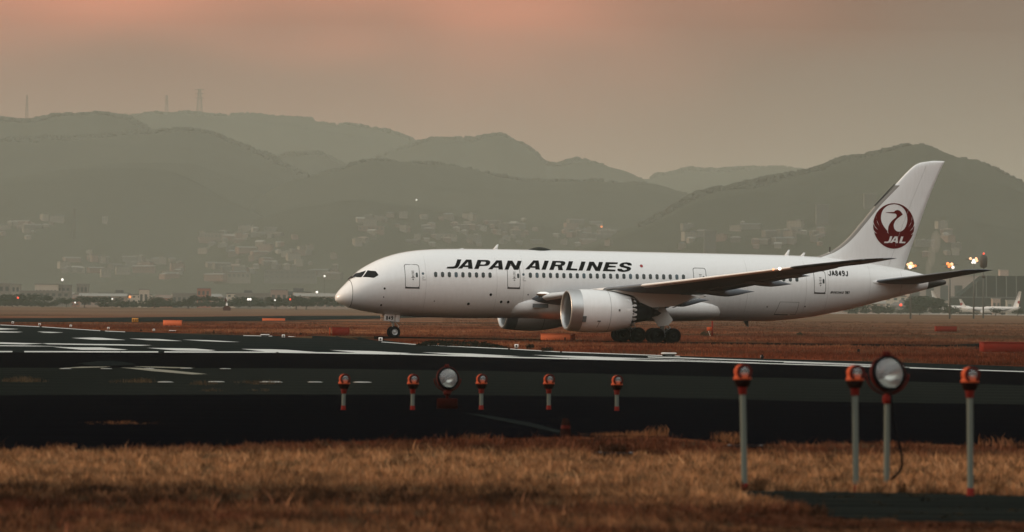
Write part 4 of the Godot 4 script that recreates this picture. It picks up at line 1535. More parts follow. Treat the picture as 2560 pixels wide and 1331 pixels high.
func bez(a: Array, b: Array, c: Array, d: Array, n := 10) -> Array:
	var out := []
	for i in n:
		var t := float(i) / n
		var p := Vector2(a[0], a[1]).bezier_interpolate(Vector2(b[0], b[1]), Vector2(c[0], c[1]), Vector2(d[0], d[1]), t)
		out.append([p.x, p.y])
	return out

func emblem(onto: Callable) -> ArrayMesh:
	# drawn on a square of 1331 with y down, then laid on the fin
	var disc := PackedVector2Array()
	for k in 72:
		var a := TAU * k / 72
		disc.append(Vector2(637 + cos(a) * 437, 722 + sin(a) * 472))
	# the white field inside the wings, with the neck and head of the bird left standing
	var field := []
	field += bez([500, 830], [440, 770], [360, 680], [358, 560])
	field += bez([358, 560], [360, 380], [480, 268], [645, 270])
	field += bez([645, 270], [800, 275], [915, 400], [918, 590])
	field += bez([918, 590], [915, 740], [830, 838], [740, 838])
	field += bez([740, 838], [660, 835], [620, 760], [630, 690])
	field += bez([630, 690], [650, 590], [740, 540], [815, 482])
	field += bez([815, 482], [790, 440], [760, 390], [705, 390])
	field += bez([705, 390], [670, 390], [650, 405], [630, 432])
	field += bez([630, 432], [560, 438], [490, 442], [430, 447])
	field += bez([430, 447], [510, 458], [590, 460], [640, 462])
	field += bez([640, 462], [690, 470], [700, 510], [670, 545])
	field += bez([670, 545], [600, 600], [520, 670], [510, 780])
	field += [[508, 830], [516, 890], [495, 850]]
	var outs := [disc, vec_list(field)]
	# slits between the feathers
	for s in [[[252, 490], [268, 600], [330, 742], [284, 660], [258, 560]], [[205, 655], [230, 730], [298, 812], [248, 775], [200, 690]], [[213, 820], [240, 855], [280, 890], [235, 872], [208, 845]], [[1018, 500], [1008, 620], [945, 752], [995, 670], [1024, 560]], [[1072, 655], [1045, 740], [975, 826], [1030, 780], [1080, 690]], [[1060, 835], [1035, 868], [1000, 900], [1042, 880], [1068, 850]]]:
		for cut in Geometry2D.intersect_polygons(vec_list(s), disc):
			outs.append(cut)
	var st := mb()
	var at := func(x: float, y: float) -> Vector2: return Vector2(50.93 + (x - 637) * 0.004545, 10.78 - (y - 722) * 0.00428)
	var flat := []
	for o in outs:
		var q := PackedVector2Array()
		for p in o:
			q.append(at.call(p.x, p.y))
		flat.append(q)
	# the three letters left open in the red
	for l in [["J", 432, 1075], ["A", 556, 1075], ["L", 752, 1075]]:
		var c := letter(l[0])
		for o in c[0]:
			var q := PackedVector2Array()
			for p in o:
				q.append(at.call(l[1] + p.x * 118 + p.y * 42, l[2] - p.y * 140))
			flat.append(q)
	decal(st, flat, 150, onto, 0.25)
	return done(st)

# ---------------------------------------------------------------- the far side of the airfield
func flat_building(called: String, label: String, px0: float, px1: float, top: float, foot: float, depth: float, deep: float, wall: Material, bays: int, floors: int) -> Node3D:
	var a := at_depth(px0, foot, depth)
	var b := at_depth(px1, foot, depth)
	var t := at_depth((px0 + px1) * 0.5, top, depth)
	var w := b.x - a.x
	var c := Vector3((a.x + b.x) * 0.5, 0.0, -depth)
	var h := t.y
	var o := thing(called, label, "building", c)
	var st := mb(true)
	box(st, Vector3(0, h * 0.5, -deep * 0.5), Vector3(w, h, deep))
	put("wall", done(st), wall, o)
	st = mb(true)
	box(st, Vector3(0, h + 0.25, -deep * 0.5), Vector3(w + 0.6, 0.5, deep + 0.6))
	put("roof", done(st), M.roof_3, o)
	for f in floors:
		for k in bays:
			st = mb(true)
			box(st, Vector3(w * ((k + 0.5) / bays - 0.5), (f + 0.55) * h / floors, 0.0), Vector3(w / bays * 0.55, h / floors * 0.4, 0.16))
			put("window", done(st), M.pane_dark, o)
	return o

func leafy(st: SurfaceTool, at: Vector3, r: Vector3, count: int, leaf: float) -> void:
	for i in count:
		var d := Vector3(rng.randfn(), rng.randfn(), rng.randfn()).normalized()
		var q := pow(rng.randf(), 0.4) * (1.0 + 0.3 * noise_a.get_noise_3d(d.x * 1.7 + at.x, d.y * 1.7, d.z * 1.7 + at.z))
		var p := at + d * r * q
		var n := Vector3(rng.randfn(), rng.randfn(), rng.randfn()).normalized()
		var u := n.cross(Vector3(0.3, 0.9, 0.2)).normalized() * leaf * rng.randf_range(0.6, 1.3)
		var v := n.cross(u).normalized() * leaf * rng.randf_range(0.6, 1.3)
		quad(st, p - u, p - v * 0.6, p + u, p + v * 0.6)

func tree(px: float, depth: float, high: float, wide: float, label: String, foot := -1.0) -> void:
	var c := below(px, depth)
	c.y = 0.0
	var o := thing("tree", label, "tree", c, 0.0, "trees along the far edge of the airfield")
	var st := mb()
	tube(st, [Vector3(0, -0.3, 0), Vector3(0.1, high * 0.3, 0), Vector3(0, high * 0.7, 0.1)], high * 0.05, 7, high * 0.015)
	for k in 4:
		var a := k * 1.7
		tube(st, [Vector3(0, high * 0.35, 0), Vector3(cos(a) * wide * 0.3, high * 0.65, sin(a) * wide * 0.3)], high * 0.02, 5, 0.03)
	put("trunk", done(st), M.wood_dark, o)
	st = mb(true)
	for k in 6:
		var a := k * 2.4
		leafy(st, Vector3(cos(a) * wide * 0.26, high * rng.randf_range(0.45, 0.74), sin(a) * wide * 0.2), Vector3(wide * 0.3, high * 0.26, wide * 0.3), 110, high * 0.055)
	put("crown", done(st), M.bush_green, o)

func mast(px: float, top: float, depth: float, label: String, lamps: Array) -> void:
	var t := at_depth(px, top, depth)
	var o := thing("floodlight_mast", label, "floodlight", Vector3(t.x, 0, t.z), 0.0, "lit floodlight masts right of the tail")
	var st := mb()
	tube(st, [Vector3.ZERO, Vector3(0, t.y - 1.2, 0)], 0.32, 8, 0.2)
	put("mast", done(st), M.steel_pale, o)
	st = mb(true)
	box(st, Vector3(0, t.y, -0.5), Vector3(5.4, 0.3, 0.3))
	box(st, Vector3(0, t.y - 1.0, -0.5), Vector3(3.4, 0.3, 0.3))
	put("cross_arm", done(st), M.steel_pale, o)
	var s := depth / F
	for l in lamps:
		st = mb()
		var r: float = l[2] * s
		lathe(st, [[-r * 0.5, 0.02], [-r * 0.3, r * 0.7], [0.0, r], [r * 0.3, r * 0.7], [r * 0.5, 0.02]], Vector3(l[0] * s, t.y - l[1] * s, 0.3), Vector3.BACK, 10)
		put("lamp", done(st), M[l[3]], o)
	var glow_light := OmniLight3D.new()
	glow_light.name = "mast_light"
	glow_light.light_color = lin(1.0, 0.62, 0.36)
	glow_light.light_energy = 1.2
	glow_light.light_size = 1.0
	glow_light.omni_range = 200.0
	glow_light.omni_attenuation = 2.0
	glow_light.shadow_enabled = true
	glow_light.position = Vector3(0, t.y - 0.5, 2.2)
	o.add_child(glow_light)

func far_lamp(px: float, py: float, depth: float, r: float, m: String, label: String) -> void:
	var t := at_depth(px, py, depth)
	var o := thing("field_lamp", label, "lamp", Vector3(t.x, 0, t.z), 0.0, "small lit lamps across the far airfield")
	var st := mb()
	tube(st, [Vector3.ZERO, Vector3(0, t.y, 0)], 0.09, 6)
	put("post", done(st), M.lattice_grey, o)
	var q := r * depth / F
	st = mb()
	lathe(st, [[-q, 0.02], [-q * 0.7, q * 0.7], [0.0, q], [q * 0.7, q * 0.7], [q, 0.02]], Vector3(0, t.y, 0), Vector3.UP, 10)
	put("lamp", done(st), M[m], o)

func small_jet(px_nose: float, px_tail: float, belly: float, depth: float, tail_top: float, label: String, facing: float) -> void:
	# a parked airliner seen from the side; facing 1 has its nose to the right
	var a := at_depth(px_nose, belly, depth)
	var b := at_depth(px_tail, belly, depth)
	var lng := absf(a.x - b.x)
	var o := thing("parked_airliner", label, "airplane", Vector3((a.x + b.x) * 0.5, 0, -depth), 0.0 if facing > 0 else PI, "airliners parked at the far terminal")
	var r := lng * 0.078
	var cy := r * 1.75
	var st := mb()
	var rings := []
	for q in [[0.0, 0.05, 0.1], [0.02, 0.45, 0.02], [0.06, 0.8, 0.0], [0.12, 1.0, 0.0], [0.62, 1.0, 0.0], [0.75, 0.86, 0.12], [0.88, 0.52, 0.42], [1.0, 0.12, 0.75]]:
		var ring := PackedVector3Array()
		for k in 18:
			ring.append(Vector3(lng * (0.5 - q[0]), cy + r * (q[2] + q[1] * cos(TAU * k / 18)), r * q[1] * sin(TAU * k / 18)))
		rings.append(ring)
	loft(st, rings, true, true)
	put("fuselage", done(st), M.jet_white, o)
	var hi := at_depth(px_tail, tail_top, depth).y
	st = mb()
	extrude(st, [[-lng * 0.30, cy + r * 0.7], [-lng * 0.45, cy + r * 0.9], [-lng * 0.52, hi], [-lng * 0.455, hi]], -0.2, 0.2)
	var tf := put("tail_fin", done(st), M.jet_white, o)
	st = mb()
	for s in [1.0, -1.0]:
		decal(st, [ellipse(-lng * 0.455, cy + r * 1.25 + (hi - cy) * 0.2, lng * 0.035, lng * 0.04, 16)], 8, func(x: float, y: float) -> Vector3: return Vector3(x, y, 0.22 * s))
	put("red_emblem", done(st), M.dot_red, tf)
	for s in [1.0, -1.0]:
		st = mb()
		quad(st, Vector3(lng * 0.12, cy - r * 0.5, r * 0.8 * s), Vector3(-lng * 0.1, cy - r * 0.5, r * 0.8 * s), Vector3(-lng * 0.2, cy + r * 0.1, lng * 0.45 * s), Vector3(-lng * 0.14, cy + r * 0.1, lng * 0.45 * s))
		quad(st, Vector3(lng * 0.12, cy - r * 0.3, r * 0.8 * s), Vector3(-lng * 0.14, cy + r * 0.16, lng * 0.45 * s), Vector3(-lng * 0.2, cy + r * 0.16, lng * 0.45 * s), Vector3(-lng * 0.1, cy - r * 0.3, r * 0.8 * s))
		put("wing", done(st), M.wing_grey, o)
		st = mb()
		lathe(st, [[0.0, r * 0.5], [lng * 0.01, r * 0.58], [lng * 0.06, r * 0.58], [lng * 0.1, r * 0.36]], Vector3(lng * 0.16, cy - r * 0.85, lng * 0.16 * s), Vector3.LEFT, 14)
		put("engine", done(st), M.jet_white, o)
		st = mb()
		quad(st, Vector3(-lng * 0.42, cy + r * 0.6, 0), Vector3(-lng * 0.49, cy + r * 0.6, 0), Vector3(-lng * 0.51, cy + r * 0.8, lng * 0.16 * s), Vector3(-lng * 0.48, cy + r * 0.8, lng * 0.16 * s))
		put("tailplane", done(st), M.wing_grey, o)
	for q in [[0.38, 0.0], [-0.03, 0.12], [-0.03, -0.12]]:
		st = mb()
		tube(st, [Vector3(lng * q[0], cy - r * 0.6, lng * q[1]), Vector3(lng * q[0], 0.3, lng * q[1])], 0.12, 6)
		lathe(st, [[-0.25, 0.02], [-0.25, 0.5], [0.25, 0.5], [0.25, 0.02]], Vector3(lng * q[0], 0.5, lng * q[1]), Vector3.BACK, 14)
		put("landing_gear", done(st), M.rubber, o)
	st = mb(true)
	for k in 26:
		box(st, Vector3(lng * (0.38 - 0.026 * k), cy + r * 0.25, r * 0.98), Vector3(0.3, 0.42, 0.06))
		box(st, Vector3(lng * (0.38 - 0.026 * k), cy + r * 0.25, -r * 0.98), Vector3(0.3, 0.42, 0.06))
	put("window_row", done(st), M.pane_dark, o).set_meta("kind", "stuff")

func lattice(px: float, top: float, foot: float, wide_px: float, depth: float, label: String) -> void:
	var t := at_depth(px, top, depth)
	var b := at_depth(px, foot, depth)
	var s := wide_px * depth / F * 0.5
	var hgt := t.y - b.y + 12.0
	var o := thing("transmission_tower", label, "tower", Vector3(b.x, b.y - 12.0, b.z), 0.3, "faint lattice towers on the far ridge")
	var st := mb(true)
	var legs := []
	for c in [[-1, -1], [1, -1], [1, 1], [-1, 1]]:
		legs.append([Vector3(c[0] * s, 0, c[1] * s), Vector3(c[0] * s * 0.3, hgt, c[1] * s * 0.3)])
		tube(st, [legs[-1][0], legs[-1][1]], s * 0.07, 5)
	for i in 8:
		var q0 := i / 8.0
		var q1 := (i + 1) / 8.0
		for k in 4:
			var p: Vector3 = legs[k][0].lerp(legs[k][1], q0)
			var q: Vector3 = legs[(k + 1) % 4][0].lerp(legs[(k + 1) % 4][1], q1)
			tube(st, [p, q], s * 0.035, 4)
			tube(st, [legs[(k + 1) % 4][0].lerp(legs[(k + 1) % 4][1], q0), legs[k][0].lerp(legs[k][1], q1)], s * 0.035, 4)
	put("lattice_frame", done(st), M.lattice_grey, o)
	st = mb(true)
	for q in [0.72, 0.86, 0.98]:
		box(st, Vector3(0, hgt * q, 0), Vector3(s * 3.0, s * 0.2, s * 0.25))
	put("cross_arm", done(st), M.lattice_grey, o)

func build_far_field() -> void:
	# the wood along the boundary, one mass
	var st := mb(true)
	leafy(st, Vector3.ZERO, Vector3(1, 1, 1), 70, 0.34)
	var clump := done(st)
	var xf := []
	for seg in [[-300, 60, 746, 764, 130], [60, 140, 752, 765, 40], [250, 460, 752, 767, 90], [440, 700, 752, 765, 120], [560, 860, 752, 763, 150], [-300, 130, 735, 752, 60], [140, 300, 742, 756, 40], [480, 560, 738, 752, 26], [570, 860, 742, 755, 90], [1000, 1500, 752, 765, 90], [1500, 2200, 758, 772, 120], [2120, 2400, 765, 783, 60], [2280, 2360, 740, 770, 40], [380, 430, 745, 760, 20]]:
		for i in int(seg[4]):
			var px := lerpf(seg[0], seg[1], rng.randf())
			var depth := 2500.0 + rng.randf() * 250.0
			if seg[3] < 740:
				depth = 2950.0
			var top := lerpf(seg[2], seg[3], rng.randf() * 0.7)
			var hgt := at_depth(px, top, depth).y
			var foot := at_depth(px, seg[3], depth).y
			var r := maxf(0.8, (hgt - foot) * 0.5)
			var b := Basis(Vector3.UP, rng.randf() * TAU).scaled(Vector3(r * 1.7, r, r * 1.5))
			xf.append([Transform3D(b, Vector3(at_depth(px, 760, depth).x, maxf(r * 0.8, hgt - r), -depth)), rng.randf_range(0.6, 1.3)])
	var mm := MultiMesh.new()
	mm.transform_format = MultiMesh.TRANSFORM_3D
	mm.use_colors = true
	mm.mesh = clump
	mm.instance_count = xf.size()
	for i in xf.size():
		mm.set_instance_transform(i, xf[i][0])
		var k: float = xf[i][1]
		mm.set_instance_color(i, Color(0.018 * k, 0.030 * k, 0.018 * k))
	var wood := MultiMeshInstance3D.new()
	wood.name = "treeline"
	wood.multimesh = mm
	wood.material_override = M.forest_leaf
	wood.set_meta("kind", "stuff")
	tag(wood, "dark green belt of scrub and trees along the far airfield boundary", "treeline")
	add_child(wood)
	for t in [[210, 2450, 6.5, 8.0, "round dark tree left of the orange lamp at the far boundary"], [165, 2480, 4.5, 5.5, "small tree beside the white boundary shed"], [470, 2450, 6.0, 7.0, "rounded tree left of the red wind indicator"], [385, 2500, 6.5, 10.0, "broad grey green tree above the orange lit lamp"], [740, 2450, 8.5, 9.0, "tall dark tree nearest the aircraft's nose"], [765, 2460, 6.5, 8.0, "lower bushy tree just right of the tallest boundary tree"], [30, 2500, 5.0, 9.0, "wide bush at the far left of the boundary"], [690, 2520, 5.0, 6.0, "tree in front of the pinkish box building"], [2300, 2450, 6.0, 7.0, "dark tree left of the parked airliner's tail"], [2490, 2300, 4.5, 6.0, "low dark tree in front of the parked airliners"], [2545, 2300, 4.0, 6.0, "low bush at the right end of the terminal"]]:
		tree(t[0], t[1], t[2], t[3], t[4])
	# sheds and halls behind the boundary, left of the aircraft
	flat_building("hall", "long cream hall with small windows at the far left", 86, 142, 712, 729, 2900.0, 14.0, M.hall_2, 6, 1)
	flat_building("hall", "grey extension right of the long cream hall", 142, 174, 714, 738, 2910.0, 14.0, M.hall_3, 3, 2)
	flat_building("hall", "grey house with an arched front at the far left", 28, 48, 712, 736, 2890.0, 10.0, M.hall_1, 2, 2)
	flat_building("hall", "long pinkish warehouse below the cream hall", 48, 172, 729, 748, 2870.0, 12.0, M.hall_3, 8, 2)
	flat_building("hall", "low beige house at the left picture edge", -20, 24, 710, 738, 2920.0, 12.0, M.hall_3, 3, 2)
	flat_building("hall", "grey block with two wings behind the boundary", 190, 218, 712, 738, 3000.0, 12.0, M.hall_3, 3, 2)
	flat_building("hall", "pale cube shaped house above the orange lamp", 347, 370, 725, 738, 2800.0, 9.0, M.hall_2, 2, 1)
	flat_building("hall", "red brick building between the trees", 492, 524, 722, 742, 2800.0, 12.0, M.hall_4, 3, 2)
	flat_building("hall", "pinkish box building near the aircraft's nose", 676, 717, 726, 746, 2780.0, 12.0, M.hall_0, 3, 1)
	flat_building("hall", "white shed on the boundary at the left", 134, 170, 745, 756, 2900.0, 8.0, M.plate_white, 0, 1)
	flat_building("hall", "long low grey building left of the wind indicator", 430, 490, 735, 748, 2850.0, 12.0, M.hall_3, 5, 1)
	flat_building("hall", "low grey building right of the wind indicator", 588, 676, 735, 750, 2850.0, 12.0, M.hall_3, 6, 1)
	# terminal at the right
	var dep := 3050.0
	var s := dep / F
	var c := at_depth(2500, 760, dep)
	var o := thing("terminal", "dark green glass terminal hall with pale mullions at the right edge", "building", Vector3(c.x, 0, -dep))
	var top: float = at_depth(2500, 690, dep).y
	st = mb(true)
	extrude(st, [[-112 * s, 0], [-96 * s, top * 0.5], [-36 * s, top], [180 * s, top], [180 * s, 0]], -40.0, 0.0)
	put("glass_hall", done(st), M.glass_green, o)
	for k in 9:
		st = mb(true)
		var x := (-58.0 + 25.0 * k) * s
		tube(st, [Vector3(x, top * (0.36 if k == 0 else 0.28), 0.15), Vector3(x - 1.2 * s, top * (0.85 if k == 0 else 1.0), 0.15)], 0.3, 5)
		put("mullion", done(st), M.steel_pale, o)
	st = mb(true)
	box(st, Vector3(-40 * s, top * 0.27, 6.0), Vector3(170 * s, top * 0.30, 12.0))
	put("pier", done(st), M.glass_green, o)
	st = mb(true)
	box(st, Vector3(-40 * s, top * 0.44, 6.0), Vector3(171 * s, 0.7, 12.6))
	put("pier_roof", done(st), M.roof_2, o)
	var back := flat_building("hangar", "pinkish grey hangar wall behind the tailplane", 2272, 2450, 690, 770, 3200.0, 30.0, M.hangar_pale, 5, 1)
	back.get_node("window").position.y = 0.2
	flat_building("hangar", "pale tower block rising above the terminal roof", 2501, 2522, 676, 700, 3300.0, 12.0, M.hall_0, 2, 2)
	flat_building("shed", "small beige shed at the right end of the apron", 2482, 2502, 748, 776, 2950.0, 8.0, M.hall_0, 2, 1)
	flat_building("shed", "boxy beige jetway house at the right edge", 2518, 2546, 752, 776, 2940.0, 8.0, M.hall_1, 2, 1)
	flat_building("shed", "long pink grey shed under the tail cone", 2222, 2300, 748, 764, 3200.0, 12.0, M.hall_3, 5, 1)
	small_jet(2432, 2330, 770, 2900.0, 727, "white parked airliner with a red mark on its tail, nose hidden behind the next one", 1.0)
	small_jet(2490, 2400, 774, 2820.0, 748, "white parked airliner at the right, in front of the green pier", 1.0)
	small_jet(2455, 2552, 775, 2860.0, 729, "parked airliner at the right edge with a tall pale tail fin", -1.0)
	mast(2278, 664, 1500.0, "lit floodlight mast just right of the tail fin", [[-7, -2, 4, "lamp_mast"], [0, -4, 5, "lamp_mast"], [-2, 4, 5, "lamp_far"], [5, 2, 4, "lamp_mast"], [11, 1, 3, "lamp_amber"], [-5, 5, 3, "lamp_mast"]])
	mast(2376, 662, 1550.0, "lit floodlight mast above the tailplane's outer half", [[-6, -2, 4, "lamp_amber"], [-1, 1, 4, "lamp_amber"], [4, -1, 4, "lamp_mast"], [-3, 5, 3, "lamp_amber"], [7, 7, 4, "lamp_far"]])
	mast(2436, 649, 1600.0, "lit floodlight mast beside the radar tower", [[-9, -2, 3.4, "lamp_mast"], [5, -2, 3.4, "lamp_mast"], [-1, 3, 4, "lamp_far"], [7, 3, 3.4, "lamp_mast"], [-4, 8, 3, "lamp_far"], [2, 8, 3, "lamp_far"]])
	# radar tower
	var rt := at_depth(2460, 656, 1700.0)
	var rs := 1700.0 / F
	o = thing("radar_tower", "slim tower with a dark drum and a red lamp on top", "tower", Vector3(rt.x, 0, rt.z))
	st = mb()
	tube(st, [Vector3.ZERO, Vector3(0, rt.y - 10 * rs, 0)], 2.0 * rs, 10)
	put("shaft", done(st), M.steel_pale, o)
	st = mb()
	lathe(st, [[-14 * rs, 5 * rs], [-11 * rs, 9 * rs], [8 * rs, 9.5 * rs], [15 * rs, 8 * rs], [19 * rs, 3 * rs]], Vector3(0, rt.y, 0), Vector3.UP, 20, true)
	put("drum", done(st), M.drum_brown, o)
	st = mb()
	lathe(st, [[0, 0.02], [1.5 * rs, 2.6 * rs], [4 * rs, 2 * rs], [5 * rs, 0.02]], Vector3(0, rt.y + 19 * rs, 0), Vector3.UP, 10)
	put("lamp", done(st), M.lamp_red, o)
	st = mb()
	lathe(st, [[-4 * rs, 2 * rs], [-3 * rs, 4.5 * rs], [2 * rs, 4.5 * rs], [3 * rs, 2 * rs]], Vector3(0, rt.y - 36 * rs, 0), Vector3.UP, 12, true)
	put("platform", done(st), M.drum_brown, o)
	# a thin plume of smoke drifting up behind the tail
	var sm := FogMaterial.new()
	sm.resource_name = "smoke"
	sm.density = 0.03
	sm.albedo = lin(0.9, 0.74, 0.66)
	var so := thing("smoke", "thin pinkish smoke plume rising behind the tail fin", "smoke", Vector3(at_depth(2330, 700, 3600.0).x, 0.0, -3600.0))
	so.set_meta("kind", "stuff")
	for q in [[2322, 672, 16, 40], [2330, 640, 20, 44], [2340, 605, 26, 44]]:
		var t := at_depth(q[0], q[1], 3600.0)
		var fv := FogVolume.new()
		fv.name = "puff"
		fv.shape = RenderingServer.FOG_VOLUME_SHAPE_ELLIPSOID
		fv.size = Vector3(q[2], q[3] * 1.3, q[2]) * (3600.0 / F)
		fv.material = sm
		so.add_child(fv, true)
		fv.position = t - so.position
	# faint towers on the ridge
	lattice(66, 238, 303, 8, 6900.0, "faint lattice tower at the left end of the ridge")
	lattice(498, 222, 289, 16, 9000.0, "widest faint lattice tower on the ridge, above the dark front hill")
	lattice(416, 238, 285, 9, 9000.0, "short faint tower left of the widest ridge tower")
	lattice(184, 522, 566, 9, 4600.0, "faint striped pylon low on the left hillside")
	# lamps
	far_lamp(155, 700, 2700.0, 3.4, "lamp_far", "single bright white lamp above the cream hall")
	far_lamp(324, 743, 2350.0, 3.2, "lamp_amber", "orange lamp on the far boundary")
	far_lamp(280, 748, 2350.0, 2.0, "lamp_far", "small white lamp left of the orange lamp")
	far_lamp(620, 749, 2300.0, 3.0, "lamp_far", "left one of a close pair of white lamps right of the wind indicator")
	far_lamp(625.5, 749, 2300.0, 3.0, "lamp_far", "right one of a close pair of white lamps right of the wind indicator")
	far_lamp(687, 751, 2300.0, 2.0, "lamp_far", "dim white lamp below the pinkish box building")
	far_lamp(725, 749, 2300.0, 2.2, "lamp_red", "red lamp below the pinkish box building")
	far_lamp(792, 731, 2600.0, 3.0, "lamp_far", "white lamp near the aircraft's nose")
	far_lamp(811, 691, 3000.0, 2.6, "lamp_far", "white lamp high up just left of the aircraft's nose")
	far_lamp(2253, 763, 2200.0, 3.4, "lamp_red", "red lamp below the aircraft's tail cone")
	far_lamp(44, 745, 2350.0, 2.4, "lamp_red", "faint red lamp at the far left")
	far_lamp(187, 757, 2250.0, 2.0, "lamp_far", "low white lamp right of the white boundary shed")
	far_lamp(1504, 567, 4300.0, 2.6, "lamp_amber", "tiny warm lamp on the hill above the aircraft's middle")
	far_lamp(1041, 500, 4900.0, 2.2, "lamp_far", "tiny white lamp alone on the wooded hill")

# ---------------------------------------------------------------- things on the field
func orange_box(px0: float, px1: float, top: float, foot: float, turn: float, label: String, m: Material, deep := 1.6, y := -1.0) -> Node3D:
	var a := on_ground((px0 + px1) * 0.5, foot)
	if y >= 0.0:
		a = on_ground((px0 + px1) * 0.5, foot, y)
	var sc := -a.z / F
	var w := (px1 - px0) * sc
	var h := (foot - top) * sc
	var o := thing("equipment_cabinet", label, "cabinet", Vector3(a.x, rise(a.x, a.z), a.z - deep * 0.5), turn, "orange equipment cabinets in the field")
	var st := mb()
	box(st, Vector3(0, h * 0.5 + 0.03, 0), Vector3(w / cos(turn), h - 0.06, deep), Basis.IDENTITY, 0.03)
	put("body", done(st), m, o)
	st = mb()
	box(st, Vector3(0, h + 0.02, 0), Vector3(w / cos(turn) + 0.1, 0.05, deep + 0.1), Basis.IDENTITY, 0.015)
	put("lid", done(st), m, o)
	st = mb()
	box(st, Vector3(0, 0.0, 0), Vector3(w / cos(turn) * 0.94, 0.1, deep * 0.9), Basis.IDENTITY, 0.02)
	put("plinth", done(st), M.concrete, o)
	return o

